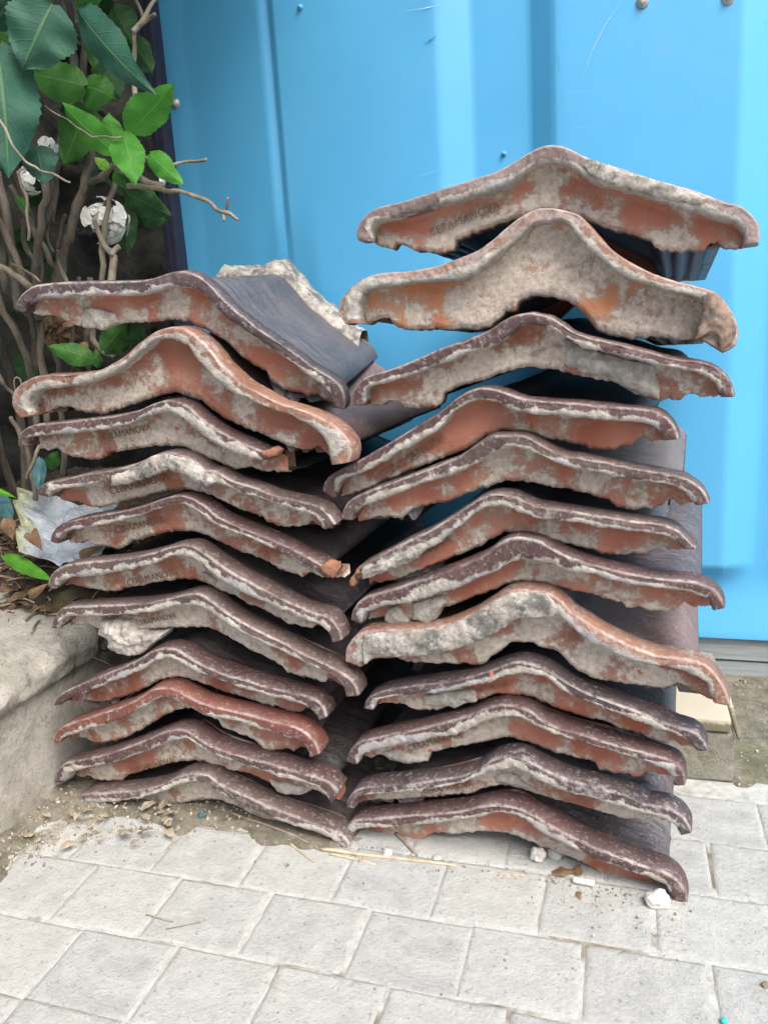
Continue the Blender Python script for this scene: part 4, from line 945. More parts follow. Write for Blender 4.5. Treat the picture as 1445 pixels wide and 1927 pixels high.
    if T['X']:
        ext = np.array(T['X']) / 1000.0 - np.array([bx, bz])
        FB = np.concatenate([F0[:-6], ext])
    xl, xr = FB[:, 0].min(), FB[:, 0].max()
    xc, hw = (xl + xr) / 2, (xr - xl) / 2
    sc = (hw - 0.018 - 0.014 * ((idx * 0.618) % 1.0)) / hw
    Fb = resample(FB, 90)
    ox = xc + (Fb[:, 0] - xc) * sc
    oz = Fb[:, 1] - 0.0075
    env_x = ox.copy()
    env = envelope(np.stack([ox, oz], 1), env_x, 'max')
    nb_ = len(ox)
    ux = xc + (Fb[:, 0] - xc) * (sc - 0.012 / hw)
    uz = env - 0.018
    lo_l, lo_r = Bs[0, 1] + 0.003, Bs[-1, 1] + 0.003
    mid = ox.mean()
    for i in range(nb_):
        dl, dr = ux[i] - ux.min(), ux.max() - ux[i]
        lo = lo_l if ox[i] < mid else lo_r
        oz[i] = max(oz[i], lo)
        dd = min(dl, dr)
        k = max(0.0, min(1.0, (0.056 - dd) / 0.016))
        groove = 0.0055 if 0.010 < dd < 0.019 or 0.028 < dd < 0.034 else 0.0
        uz[i] = uz[i] * (1 - k) + (lo + groove) * k
        uz[i] = min(max(uz[i], lo), max(oz[i] - 0.0005, lo))
    ys = [0.030 + (TLEN - 0.030) * q / 16 for q in range(17)]
    V, low, wz = [], [], []
    for q, yy in enumerate(ys):
        for i in range(nb_):
            k = 0.0012 * fbm(ox[i], yy, oz[i], 14, sd_ + 60, 2)
            V.append((ox[i], yy, oz[i] + k))
        for i in range(nb_ - 1, -1, -1):
            V.append((ux[i], yy, uz[i]))
    Lr = 2 * nb_
    Fc = []
    for q in range(len(ys) - 1):
        for i in range(Lr):
            i2 = (i + 1) % Lr
            Fc.append((q * Lr + i, (q + 1) * Lr + i, (q + 1) * Lr + i2, q * Lr + i2))
    last = (len(ys) - 1) * Lr
    for i in range(nb_ - 1):
        Fc.append((last + i, last + i + 1, last + Lr - 2 - i, last + Lr - 1 - i))
        Fc.append((i, Lr - 1 - i, Lr - 2 - i, i + 1))
    mesh_obj('body', V, Fc, gs, e, attrs={'lime': [max(0.0, 0.7 * fbm(v[0], v[1], v[2], 20, sd_ + 80, 2) - 0.2) for v in V], 'wear_highlight': [0] * len(V), 'chip': [0] * len(V),
             'tone': [max(0, min(1, 0.5 + 0.8 * fbm(v[0], v[1], v[2], 12, sd_ + 85, 2))) for v in V], 'dust': [BODY_DUST_SHEEN.get(nm, 0.25 + 0.6 * dust) + 0.4 * fbm(v[0], v[1], v[2], 10, sd_ + 88, 2) for v in V]})
    # ---- closed back end
    V = []
    for i in range(nb_):
        for yy in (TLEN - 0.03, TLEN - 0.012):
            V.append((ux[i], yy, uz[i] + 0.003))
            V.append((ux[i], yy, min(uz[i], max(env[i] - 0.044, lo_l if ox[i] < mid else lo_r))))
    Fc = []
    for i in range(nb_ - 1):
        a, b = i * 4, (i + 1) * 4
        Fc += [(a, a + 1, b + 1, b), (a + 2, b + 2, b + 3, a + 3), (a + 1, a + 3, b + 3, b + 1)]
    if nm not in ('R2',):
        mesh_obj('back_face', V, Fc, cm, e, attrs={'lime': [0.3] * len(V), 'grime': [0.5] * len(V), 'tone': [0.5] * len(V), 'fresh': [0] * len(V)})
    return dict(e=e, ox=ox, oz=oz, sd=sd_)

BUILT = {}
for k_, nm in enumerate(['R11', 'R10', 'R9', 'R8', 'R7', 'R6', 'R5', 'R4', 'R3', 'R2', 'R1', 'R0', 'L10', 'L9', 'L8', 'L7', 'L6', 'L5', 'L4', 'L3', 'L2', 'L1', 'L0']):
    BUILT[nm] = build_tile(nm, k_)

# mortar left on the tiles
MM = {'mortar_patch': mortar_mat('old_lime_mortar', 0.15, 3.0), 'mortar_lump': mortar_mat('crumbling_mortar', 0.0, 9.0),
      'rim_mortar': mortar_mat('lichened_mortar', 0.85, 5.0), 'broken_end': mortar_mat('weathered_fracture', 0.5, 7.0, dark=True)}
fresh_clay = simple_mat('fresh_broken_clay', (0.17, 0.10, 0.072), (0.36, 0.16, 0.095), 60, 0.95, 1.0, 0.003, 200)
def inside(x, z, P):
    c = False
    j = len(P) - 1
    for i in range(len(P)):
        if ((P[i][1] > z) != (P[j][1] > z)) and (x < (P[j][0] - P[i][0]) * (z - P[i][1]) / (P[j][1] - P[i][1]) + P[i][0]): c = not c
        j = i
    return c
def edge_dist(x, z, P):
    best = 9
    for i in range(len(P)):
        a, b = P[i], P[(i + 1) % len(P)]
        dx, dz = b[0] - a[0], b[1] - a[1]
        t = max(0, min(1, ((x - a[0]) * dx + (z - a[1]) * dz) / (dx * dx + dz * dz + 1e-12)))
        best = min(best, math.hypot(x - a[0] - t * dx, z - a[1] - t * dz))
    return best
def build_patch(nm, kind, dep, th, pts, k):
    e, off = TILE_EMPTY[nm], TILE_OFF[nm]
    P = [(x / 1000 - off.x, z / 1000 - off.z) for x, z in pts]
    x0, x1 = min(p[0] for p in P) - 0.002, max(p[0] for p in P) + 0.002
    z0, z1 = min(p[1] for p in P) - 0.002, max(p[1] for p in P) + 0.002
    st = 0.0013
    nx, nz = int((x1 - x0) / st) + 2, int((z1 - z0) / st) + 2
    H = {}
    idx = {}
    V = []
    for i in range(nx):
        for j in range(nz):
            x, z = x0 + i * st, z0 + j * st
            jx, jz = x + 0.0014 * fbm(x, z, 0, 110, k), z + 0.0014 * fbm(x, z, 0, 110, k + 5)
            if inside(jx, jz, P):
                d = edge_dist(jx, jz, P)
                h = th * (0.45 + 0.55 * min(1, d / (th * 1.1))) * min(1.0, 0.4 + d / 0.002)
                h *= 0.85 + 0.35 * fbm(x, z, 0, 55, k + 2, 3)
                idx[(i, j)] = len(V)
                V.append((x, dep - h, z))
    F = []
    for (i, j), a in idx.items():
        b, c, d = idx.get((i + 1, j)), idx.get((i + 1, j + 1)), idx.get((i, j + 1))
        if b is not None and c is not None and d is not None: F.append((a, b, c, d))
        elif b is not None and d is not None: F.append((a, b, d))
        elif b is not None and c is not None: F.append((a, b, c))
        elif c is not None and d is not None: F.append((a, c, d))
    # skirt back into the tile so that the lump is solid
    cnt = {}
    for f in F:
        for q in range(len(f)):
            ed = (f[q], f[(q + 1) % len(f)])
            cnt[tuple(sorted(ed))] = cnt.get(tuple(sorted(ed)), []) + [ed]
    back = {}
    for key, eds in cnt.items():
        if len(eds) == 1:
            a, b = eds[0]
            for q in (a, b):
                if q not in back:
                    back[q] = len(V)
                    V.append((V[q][0], dep + (0.012 if kind != 'mortar_lump' else 0.018), V[q][2]))
            F.append((b, a, back[a], back[b]))
    mat = MM[kind]
    if kind == 'broken_end' and nm in ('R5', 'L2', 'L4'): mat = fresh_clay
    o = mesh_obj(kind, V, F, mat, e)
    return o
for k, (nm, kind, dep, th, pts) in enumerate(PATCHES):
    build_patch(nm, kind, dep, th, pts, k * 13.0)

# stamped maker's lettering
def build_lettering(nm, word, pts):
    e, off = TILE_EMPTY[nm], TILE_OFF[nm]
    (xa, za), (xb, zb) = [(x / 1000 - off.x, z / 1000 - off.z) for x, z in pts]
    cu = bpy.data.curves.new('lettering', 'FONT')
    cu.body = word
    cu.size = 1.0
    cu.space_character = 1.08
    cu.resolution_u = 3
    cu.extrude = 0.02
    cu.offset = -0.008
    tmp = bpy.data.objects.new('tmp', cu)
    COL.objects.link(tmp)
    bpy.context.view_layer.update()
    me = bpy.data.meshes.new_from_object(tmp.evaluated_get(bpy.context.evaluated_depsgraph_get()))
    bpy.data.objects.remove(tmp, do_unlink=True)
    co = np.empty(len(me.vertices) * 3)
    me.vertices.foreach_get('co', co)
    co = co.reshape(-1, 3)
    w = co[:, 0].max() - co[:, 0].min()
    L = math.hypot(xb - xa, zb - za)
    s = L / w
    an = math.atan2(zb - za, xb - xa)
    out = np.empty_like(co)
    lx, lz = (co[:, 0] - co[:, 0].min()) * s, co[:, 1] * s * 1.15
    out[:, 0] = xa + lx * math.cos(an) - lz * math.sin(an)
    out[:, 2] = za + lx * math.sin(an) + lz * math.cos(an)
    for i in range(len(out)):
        out[i, 1] = REC + 0.0016 * fbm(out[i, 0], out[i, 2], 0, 35, BUILT[nm]['sd'] + 17, 3) - 0.0027 - co[i, 2] * s * 2.0
    me.vertices.foreach_set('co', out.ravel())
    me.name = 'stamped_lettering'
    cl = STYLE[nm][3]
    mt = bpy.data.materials.get('lettering_shade_clay')
    if mt is None:
        mt = simple_mat('lettering_shade_clay', (0.115, 0.058, 0.040), (0.27, 0.165, 0.12), 150, 0.9, 0.6)  # shade of stamped letters put into a darker clay colour
    me.materials.append(mt)
    o = bpy.data.objects.new('stamped_lettering', me)
    COL.objects.link(o)
    o.parent = e
    o['label'] = 'maker name %s stamped into the clay' % word
for (nm, word, pts) in LETTERING:
    build_lettering(nm, word, pts)

# mortar bed along the back edge of the top left tile
def back_mortar():
    b = BUILT['L0']
    e, sd_ = b['e'], b['sd']
    P = resample(np.stack([b['ox'], b['oz']], 1)[8:-9], 130)
    V = []
    prof_ = [(0.375, -0.004), (0.379, 0.006), (0.387, 0.014), (0.402, 0.019), (0.42, 0.022), (0.44, 0.021), (0.455, 0.017), (0.466, 0.006), (0.468, -0.02)]
    for i in range(130):
        k = 1.0
        if i < 30: k = max(0.0, min(1.0, (i - 16) / 6))
        for j, (y, h) in enumerate(prof_):
            nn = 0.6 * fbm(P[i, 0], y, 0, 45, 4, 3)
            jag = 0.014 * fbm(P[i, 0], 2, 0, 26, 8, 3)
            V.append((P[i, 0] + 0.003 * nn, min(0.468, y + (jag if j < 4 else 0)), P[i, 1] + (h * (1 + 0.6 * nn) if h > 0 else h) * (k if h > 0 else 1)))
    mesh_obj('mortar_bed', V, grid_faces(130, len(prof_)), MM['rim_mortar'], e)
back_mortar()

# ------------------------------------------------------------------ hydrangea
bark = simple_mat('hydrangea_bark', (0.035, 0.030, 0.024), (0.175, 0.155, 0.125), 30, 0.92, 0.9, 0.002, 130, (1, 1, 0.25))
bark_pale = simple_mat('pale_dry_stem', (0.12, 0.10, 0.075), (0.31, 0.275, 0.22), 40, 0.9, 0.7, 0.0012, 160, (1, 1, 0.3))
cut_wood = simple_mat('cut_stem_end', (0.45, 0.38, 0.27), (0.60, 0.53, 0.40), 90, 0.9, 0.3)

def leaf_mat(name, ca, cb, vein, trans, rough=0.45):
    nb = NB(name)
    uvn = nb.t.nodes.new('ShaderNodeSeparateXYZ')
    nb.link(nb.co.outputs['UV'], uvn.inputs[0])
    u, vv = uvn.outputs[0], nb.math('ABSOLUTE', uvn.outputs[1])
    w = nb.math('FRACT', nb.math('MULTIPLY', nb.math('SUBTRACT', u, nb.math('MULTIPLY', vv, 0.22)), 8.0))
    lat = nb.math('SUBTRACT', 1.0, nb.math('MULTIPLY', nb.math('ABSOLUTE', nb.math('SUBTRACT', w, 0.5)), 2.0))
    lat = nb.ramp(lat, 0.86, 1.0)
    mid = nb.ramp(vv, 0.075, 0.02)
    v = nb.mapping()
    col = nb.mix(nb.ramp(nb.noise(v, 45, 4, 0.6), 0.3, 0.7), ca, cb)
    col = nb.mix(nb.math('MULTIPLY', lat, 0.26), col, vein)
    col = nb.mix(nb.math('MULTIPLY', mid, 0.6), col, vein)
    net = nb.voro(v, 420)
    h = nb.math('SUBTRACT', nb.math('MULTIPLY', net, 0.25), nb.math('MAXIMUM', lat, mid))
    mt = nb.done(col, rough + 0.1, nb.bump(h, 0.5, 0.0016))
    nb.b.inputs['Specular IOR Level'].default_value = 0.28
    tr = nb.t.nodes.new('ShaderNodeBsdfTranslucent')
    nb.link(col, tr.inputs['Color'])
    mx = nb.t.nodes.new('ShaderNodeMixShader')
    mx.inputs[0].default_value = trans
    outn = [q for q in nb.t.nodes if q.type == 'OUTPUT_MATERIAL'][0]
    nb.link(nb.b.outputs[0], mx.inputs[1]); nb.link(tr.outputs[0], mx.inputs[2]); nb.link(mx.outputs[0], outn.inputs[0])
    return mt
LM = {'teal': leaf_mat('leaf_dark_teal', (0.022, 0.085, 0.062), (0.034, 0.115, 0.078), (0.10, 0.22, 0.10), 0.12, 0.5),
      'green': leaf_mat('leaf_mid_green', (0.030, 0.120, 0.020), (0.050, 0.160, 0.030), (0.10, 0.25, 0.05), 0.25),
      'bright': leaf_mat('leaf_bright_green', (0.065, 0.27, 0.035), (0.10, 0.35, 0.055), (0.16, 0.40, 0.09), 0.35),
      'lime': leaf_mat('leaf_yellow_green', (0.16, 0.36, 0.04), (0.22, 0.44, 0.06), (0.30, 0.50, 0.12), 0.4),
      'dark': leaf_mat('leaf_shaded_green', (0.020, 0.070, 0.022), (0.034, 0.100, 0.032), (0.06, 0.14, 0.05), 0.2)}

def leaf_geo(base, tip, width, nrm, bend=0.1, fold=0.25, twist=0.0, nu=26, nv=9, seed=0.0):
    ax = tip - base
    L = ax.length
    ax = ax / L
    nrm = (nrm - ax * nrm.dot(ax)).normalized()
    side = ax.cross(nrm)
    V, UV = [], []
    for i in range(nu):
        u = i / (nu - 1)
        hw = 0.5 * width * (math.sin(math.pi * min(1, u * 0.97 + 0.015) ** 0.82) ** 0.85) * (1.04 - 0.25 * u)
        if u > 0.86: hw *= 0.72 + 0.28 * (1 - u) / 0.14
        an = twist * u
        sd2 = side * math.cos(an) + nrm * math.sin(an)
        nn = nrm * math.cos(an) - side * math.sin(an)
        tooth = 1.0 + (0.045 if i % 2 else -0.02)
        for j in range(nv):
            v = -1 + 2 * j / (nv - 1)
            e = tooth if abs(v) == 1 else 1.0
            off = -fold * hw * (abs(v) ** 1.3) * 1.0 + bend * L * (4 * u * (1 - u) * 0.5 - u * u * 0.6)
            off += 0.06 * width * math.sin(u * 15 + seed * 2 + v) * abs(v) + 0.05 * width * n3(u * 2.2, v * 1.3, seed, 1.0, 2)
            V.append(base + ax * (u * L - (0.05 * L * v * v * (1 if u < .7 else 0.4))) + sd2 * (v * hw * e) + nn * off)
            UV.append((u, v))
    return V, grid_faces(nu, nv), UV

BZ = 0.27
bush = empty('hydrangea_bush', (-0.86, 1.08, BZ), 'green leaved hydrangea with bare woody stems and white flower heads behind the left stack', 'shrub')
BO = Vector((-0.86, 1.08, BZ))
def blocal(V): return [q - BO for q in V]

def add_leaf(b, t, wpx, kind, Yb, Yt=None, roll=0.0, bend=0.1, fold=0.25, seed=0.0, nrm=None):
    Pb, Pt = at(b[0], b[1], Yb), at(t[0], t[1], Yt if Yt else Yb)
    wid = wpx / FPX * (Pb - Vector((0, 0, CAM_H))).length
    vd = (Vector((0, 0, CAM_H)) - (Pb + Pt) / 2).normalized()
    ax = (Pt - Pb).normalized()
    nm_ = nrm or vd
    nm_ = Matrix.Rotation(roll, 3, ax) @ nm_
    V, F, UV = leaf_geo(Pb, Pt, wid, nm_, bend, fold, 0.0, seed=seed)
    o = mesh_obj('leaf', blocal(V), F, LM[kind], bush, uv=UV)
    return o
LEAVES = [
 ((99, 6), (40, 131), 108, 'teal', .86, .84, .15, .12, .18), ((147, 18), (279, 174), 66, 'teal', .90, .86, .5, .10, .25), ((-6, 84), (19, 331), 118, 'teal', .84, .82, -.2, .1, .2),
 ((158, 161), (43, 134), 66, 'green', .97, .95, .3, .12, .35), ((157, 162), (214, 182), 62, 'green', .98, .97, -.3, .15, .3), ((245, 248), (328, 161), 66, 'bright', .95, .93, .35, .08, .35),
 ((231, 249), (255, 342), 58, 'bright', .94, .91, -.1, .15, .35), ((281, 289), (341, 346), 40, 'bright', .95, .93, .2, .12, .35), ((211, 283), (111, 192), 50, 'bright', .95, .93, -.4, .14, .3),
 ((168, 203), (117, 310), 72, 'green', 1.0, .99, .3, .1, .25), ((215, 276), (206, 209), 46, 'bright', .97, .97, .2, .1, .3), ((204, 316), (177, 295), 19, 'lime', .95, .94, .2, .1, .3),
 ((214, 324), (238, 355), 19, 'green', .95, .94, 0, .1, .3), ((170, 45), (176, 130), 34, 'green', 1.03, 1.02, .6, .1, .3), ((212, 12), (250, 80), 55, 'dark', 1.08, 1.08, .2, .1, .3),
 ((192, 105), (226, 182), 52, 'dark', 1.08, 1.07, -.3, .1, .3), ((236, 362), (320, 405), 52, 'dark', 1.05, 1.06, .2, .1, .3), ((232, 385), (240, 480), 44, 'dark', 1.07, 1.06, .2, .1, .3),
 ((175, 676), (87, 649), 42, 'green', .93, .90, .3, .08, .3), ((196, 660), (241, 606), 54, 'green', .95, .94, -.2, .08, .3), ((202, 658), (250, 646), 28, 'green', .95, .95, .4, .08, .3),
 ((185, 690), (180, 655), 20, 'green', .96, .96, .2, .08, .3), ((-14, 48), (28, -22), 60, 'teal', .88, .86, .3, .1, .2), ((146, 12), (202, -14), 26, 'green', .90, .9, .8, .1, .2),
 ((70, 275), (84, 345), 58, 'teal', .90, .89, .2, .1, .2), ((-20, 30), (12, 110), 44, 'green', .95, .94, .5, .1, .3), ((248, 70), (288, 140), 40, 'dark', 1.12, 1.12, .2, .1, .3),
 ((30, 170), (60, 230), 40, 'dark', 1.06, 1.06, .2, .1, .3), ((262, 395), (316, 415), 46, 'dark', 1.1, 1.1, 0, .1, .3), ((30, 370), (58, 400), 14, 'green', .97, .97, 0, .1, .3),
]
for k, L_ in enumerate(LEAVES):
    b, t, w, kd, Yb, Yt, rl, bd, fo = L_
    add_leaf(b, t, w, kd, Yb, Yt, rl, bd, fo, k * 1.7)
# unseen crown above and left, partly added to block light; plus leaves deep inside
rl_ = random.Random(21)
def random_leaf(P, kind, size):
    d = Vector((rl_.uniform(-1, 1), rl_.uniform(-1, 0.6), rl_.uniform(-.9, .35))).normalized()
    L = size * rl_.uniform(.75, 1.25)
    nn = Vector((rl_.uniform(-.4, .4), rl_.uniform(-.8, .1), 1)).normalized()
    V, F, UV = leaf_geo(P, P + d * L, L * rl_.uniform(.5, .66), nn, rl_.uniform(.05, .2), .25, 0, 14, 5, rl_.random() * 6)
    mesh_obj('leaf', blocal(V), F, LM[kind], bush, uv=UV)
def in_frame(P, pad=12):
    R = CAM_R
    d = P - Vector((0, 0, CAM_H))
    c = [R[0][k] * d.x + R[1][k] * d.y + R[2][k] * d.z for k in range(3)]
    u, v = CX + FPX * c[0] / c[2], CY + FPX * c[1] / c[2]
    return u, v
n_ = 0
while n_ < 210:  # unseen upper leaves, put in to shade the bush and the wall
    P = Vector((rl_.uniform(-1.55, -0.50), rl_.uniform(0.80, 1.36), rl_.uniform(0.95, 1.55)))
    u, v = in_frame(P)
    if v > -75 and u > -75: continue
    if P.x > -0.62 and P.z < 1.15: continue
    random_leaf(P, rl_.choice(['teal', 'green', 'green', 'dark']), 0.085)
    n_ += 1
n_ = 0
while n_ < 170:  # overhang added out of view to darken the left of the blue wall
    P = Vector((rl_.uniform(-1.15, -0.22), rl_.uniform(0.72, 1.22), rl_.uniform(1.2, 1.75)))
    u, v = in_frame(P)
    if v > -150: continue
    if rl_.random() < max(0.0, (P.x + 0.6) / 0.5): continue
    random_leaf(P, rl_.choice(['teal', 'green', 'green', 'dark']), 0.12)
    n_ += 1
n_ = 0
while n_ < 260:  # larger outer leaves added out of view to block sky from the left
    P = Vector((rl_.uniform(-2.1, -0.75), rl_.uniform(0.35, 1.3), rl_.uniform(0.55, 1.95)))
    u, v = in_frame(P)
    if P.x - 0.5 * (1.9 - P.z) > -1.05: continue
    if u > -190 and v > -260: continue
    random_leaf(P, rl_.choice(['teal', 'green', 'dark']), 0.15)
    n_ += 1
n_ = 0
while n_ < 60:
    P = Vector((rl_.uniform(-1.5, -0.80), rl_.uniform(0.82, 1.25), rl_.uniform(0.45, 0.95)))
    u, v = in_frame(P)
    if u > -70: continue
    random_leaf(P, rl_.choice(['teal', 'green', 'dark']), 0.085)
    n_ += 1
n_ = 0
while n_ < 46:
    P = Vector((rl_.uniform(-1.3, -0.82), rl_.uniform(1.24, 1.38), rl_.uniform(0.55, 1.2)))
    u, v = in_frame(P)
    if u > 290: continue
    random_leaf(P, 'dark', 0.075)
    n_ += 1

# stems: (points px, Y, radius px, pale)
STEMS = [
 ([(192, 545), (196, 440), (214, 345), (233, 268), (252, 196), (251, 165), (254, 70), (272, 34), (292, -6)], 1.00, [7, 7, 6, 6, 6, 7, 5, 5, 4], 1),
 ([(108, 560), (128, 440), (158, 348), (172, 300), (170, 276)], 1.03, [15, 13, 11, 12, 9], 0),
 ([(168, 342), (195, 330), (216, 308)], 1.02, [9, 10, 8], 0),
 ([(62, 570), (74, 440), (88, 362), (78, 330)], 0.99, [11, 10, 10, 8], 0),
 ([(-8, 320), (16, 420), (26, 490), (34, 580)], 1.00, [10, 11, 12, 14], 0),
 ([(-10, 400), (38, 500), (72, 600)], 0.98, [9, 9, 10], 0),
 ([(18, 350), (62, 430), (112, 515)], 1.04, [6, 7, 7], 0),
 ([(238, 352), (262, 350), (296, 355), (345, 362), (392, 382), (420, 400), (449, 414)], 0.97, [6, 7, 6, 5, 5, 5, 3], 1),
 ([(420, 401), (428, 386), (432, 375)], 0.97, [4, 4, 3], 1), ([(420, 401), (424, 417)], 0.97, [4, 3], 1),
 ([(276, 296), (318, 308), (345, 303), (389, 301)], 1.00, [4, 4, 3.5, 3.5], 1),
 ([(-6, 218), (24, 272), (50, 305), (92, 328), (132, 340)], 0.80, [3, 3, 3, 3, 2.2], 1),
 ([(86, 199), (128, 228), (175, 255), (229, 258)], 0.93, [1.5, 2, 2.2, 2.6], 1),
 ([(33, 322), (48, 372), (56, 452)], 0.95, [4, 4, 3.5], 1),
 ([(128, -10), (136, 90), (128, 210), (104, 320), (96, 420)], 1.10, [9, 10, 10, 11, 11], 0),
 ([(168, 40), (160, 110), (158, 168), (150, 300)], 1.08, [9, 8, 7, 8], 0),
 ([(30, 60), (26, 120), (40, 150)], 1.0, [4, 4, 3], 1),
 ([(206, 540), (212, 482), (194, 462), (181, 440), (177, 412)], 0.99, [10, 9, 7, 6, 5], 1),
 ([(205, 478), (222, 462)], 0.99, [8, 7], 1),
 ([(252, 62), (268, 44), (290, 30)], 0.99, [6, 5, 4], 1), ([(268, 36), (262, 10), (255, -10)], 1.0, [4, 4, 3], 1),
 ([(76, 470), (78, 594), (83, 700), (92, 800)], 1.0, [9, 9, 9, 9], 0),
 ([(150, 520), (138, 613), (136, 700)], 1.05, [6, 6, 6], 0), ([(168, 520), (166, 618), (165, 700)], 1.04, [7, 7, 7], 0),
 ([(172, 600), (176, 630), (190, 658), (216, 668)], 0.99, [8, 8, 8, 7], 0),
 ([(-6, 560), (30, 620), (60, 720), (70, 830)], 1.02, [10, 10, 9, 9], 0),
 ([(-8, 470), (10, 540), (52, 590), (66, 640)], 1.03, [11, 11, 9, 9], 0),
 ([(-8, 700), (20, 738), (28, 745)], 0.98, [5, 5, 4], 0), ([(26, 740), (28, 712), (36, 714), (40, 735)], .97, [2, 2, 2, 2], 1),
 ([(92, 545), (60, 545), (30, 520), (-8, 500)], 0.97, [8, 9, 9, 9], 1),
 ([(24, 498), (50, 512), (76, 531)], 0.95, [3, 3.5, 3.5], 1),
 ([(105, 470), (112, 500), (128, 530)], 0.98, [5, 6, 6], 0), ([(100, 640), (118, 750), (120, 900)], 1.08, [8, 8, 9], 0),
 ([(20, 780), (50, 840), (70, 940)], .98, [6, 7, 7], 0), ([(75, 838), (60, 870), (48, 900)], 0.93, [5, 5, 4], 1),
 ([(305, 352), (280, 345), (262, 330), (240, 320), (222, 330)], 1.04, [9, 10, 10, 9, 8], 0), ([(100, 400), (92, 445), (104, 470)], 1.0, [3.5, 4, 4], 0),
 ([(110, 470), (120, 420), (124, 405)], 1.0, [5, 5, 4], 0), ([(40, 410), (50, 470), (75, 520)], 1.06, [6, 6, 7], 0),
]
for k, (pts, Y, rad, pale) in enumerate(STEMS):
    P = [at(u, v, Y + 0.006 * math.sin(i * 1.7 + k)) for i, (u, v) in enumerate(pts)]
    sc_ = Y * 1.04 / FPX
    V, F = tube(P, [r * 0.80 * sc_ for r in rad], 9, 0.4, k * 3.3, 6, 0.005)
    mesh_obj('stem', blocal(V), F, bark_pale if pale else bark, bush)
# unseen feet of the stems down to the soil
for k in range(16):
    x, y = rl_.uniform(-1.5, -1.0), rl_.uniform(0.9, 1.3)
    P = [Vector((x, y, 0.25)), Vector((x + rl_.uniform(-.05, .05), y, 0.5)), Vector((x + rl_.uniform(-.15, .12), y + rl_.uniform(-.05, .05), 0.85)), Vector((x + rl_.uniform(-.25, .2), y, 1.25))]
    V, F = tube(P, [0.008, 0.007, 0.006, 0.004], 7, 0.3, k * 2.1, 5, 0.006)
    mesh_obj('stem', blocal(V), F, bark, bush)

petal_mat = simple_mat('white_petal', (0.68, 0.71, 0.66), (0.80, 0.81, 0.79), 60, 0.6, 0.2)
def flower_head(u, v, Y, rpx, seed, n):
    rr = random.Random(seed)
    c = at(u, v, Y)
    R_ = rpx * Y * 1.05 / FPX
    fh = bpy.data.objects.new('flower_head', None)
    COL.objects.link(fh); fh.parent = bush; fh.location = c - BO
    vd = (Vector((0, 0, CAM_H)) - c).normalized()
    for k in range(n):
        d = Vector((rr.gauss(0, 1), rr.gauss(0, 1), rr.gauss(0, 1))).normalized()
        if d.dot(vd) < -0.35: d = d - 2 * d.dot(vd) * vd
        d = (d + vd * 0.25).normalized()
        p = d * R_ * rr.uniform(.60, 1.05)
        a = d.orthogonal().normalized()
        a = Matrix.Rotation(rr.uniform(0, 6.3), 3, d) @ a
        V, F = [], []
        ps = R_ * rr.uniform(.36, .52)
        for q in range(4):
            ax = Matrix.Rotation(q * math.pi / 2, 3, d) @ a
            sd2 = d.cross(ax)
            o0 = len(V)
            for i in range(6):
                t = i / 5
                w_ = math.sin(math.pi * min(1, 0.12 + t * 0.80)) ** 0.7
                for j in range(5):
                    s_ = -1 + j / 2
                    V.append(p + ax * (t * ps * (1 - 0.10 * s_ * s_ * t)) + sd2 * (s_ * w_ * ps * 0.5) + d * (ps * (0.22 * t - 0.28 * t * t + 0.07 * s_ * s_ + 0.05 * math.sin(5 * s_ + q + k))))
            F += grid_faces(6, 5, o0)
        mesh_obj('floret', V, F, petal_mat, fh)
flower_head(196, 414, 1.03, 42, 5, 24)
flower_head(58, 338, 1.02, 27, 6, 12)
flower_head(92, 272, 1.02, 22, 7, 10)
flower_head(300, 338, 1.12, 14, 8, 5)

# ------------------------------------------------------------------ things lying about
def lump(name, c, r, mat, label, cat, seed, rough=0.35, parent=None, sub=3, group=None):
    bm = bmesh.new()
    bmesh.ops.create_icosphere(bm, subdivisions=sub, radius=1.0)
    for v in bm.verts:
        d = v.co.normalized()
        k = 1 + rough * fbm(d.x, d.y, d.z, 0.9, seed, 3)
        q = Vector((d.x * r[0], d.y * r[1], d.z * r[2])) * k
        q.z = max(q.z, -r[2] * 0.7)
        v.co = q
    zmin = min(v.co.z for v in bm.verts)
    for v in bm.verts: v.co.z -= zmin
    me = bpy.data.meshes.new(name)
    bm.to_mesh(me); bm.free()
    me.polygons.foreach_set('use_smooth', [False] * len(me.polygons))
    me.materials.append(mat)
    o = bpy.data.objects.new(name, me)
    COL.objects.link(o)
    o.location = c
    tag(o, label, cat, group)
    return o
white_stone = simple_mat('white_mortar_stone', (0.50, 0.49, 0.46), (0.68, 0.67, 0.64), 60, 0.95, 0.7, 0.002, 150)
grey_stone = simple_mat('grey_stone', (0.30, 0.31, 0.31), (0.44, 0.45, 0.45), 50, 0.95, 0.6, 0.002, 150)
def gp(u, v, z=0.004): return ground_at(u, v, z)
q = gp(1236, 1703); lump('mortar_stone', (q.x, q.y, .004), (.0125, .009, .0085), white_stone, 'white stone lying under the right tip of the bottom right tile', 'stone', 3.0, .45)
q = gp(1012, 1620); lump('mortar_stone', (q.x, q.y, .004), (.0085, .008, .0095), white_stone, 'white angular stone propping the bottom right tile from below', 'stone', 13.0, .5)
q = gp(1042, 1620); lump('grey_stone', (q.x, q.y + .01, .004), (.012, .010, .009), grey_stone, 'grey stone behind the white prop under the bottom right tile', 'stone', 23.0, .4)
q = gp(730, 1612); lump('pebble', (q.x, q.y, .004), (.005, .005, .005), white_stone, 'small white pebble beside the straw between the stacks', 'pebble', 33.0, .4)
q = gp(823, 1617); lump('stone_chip', (q.x, q.y, .004), (.006, .005, .0028), grey_stone, 'flat grey stone chip at the end of the straw', 'stone', 43.0, .4)

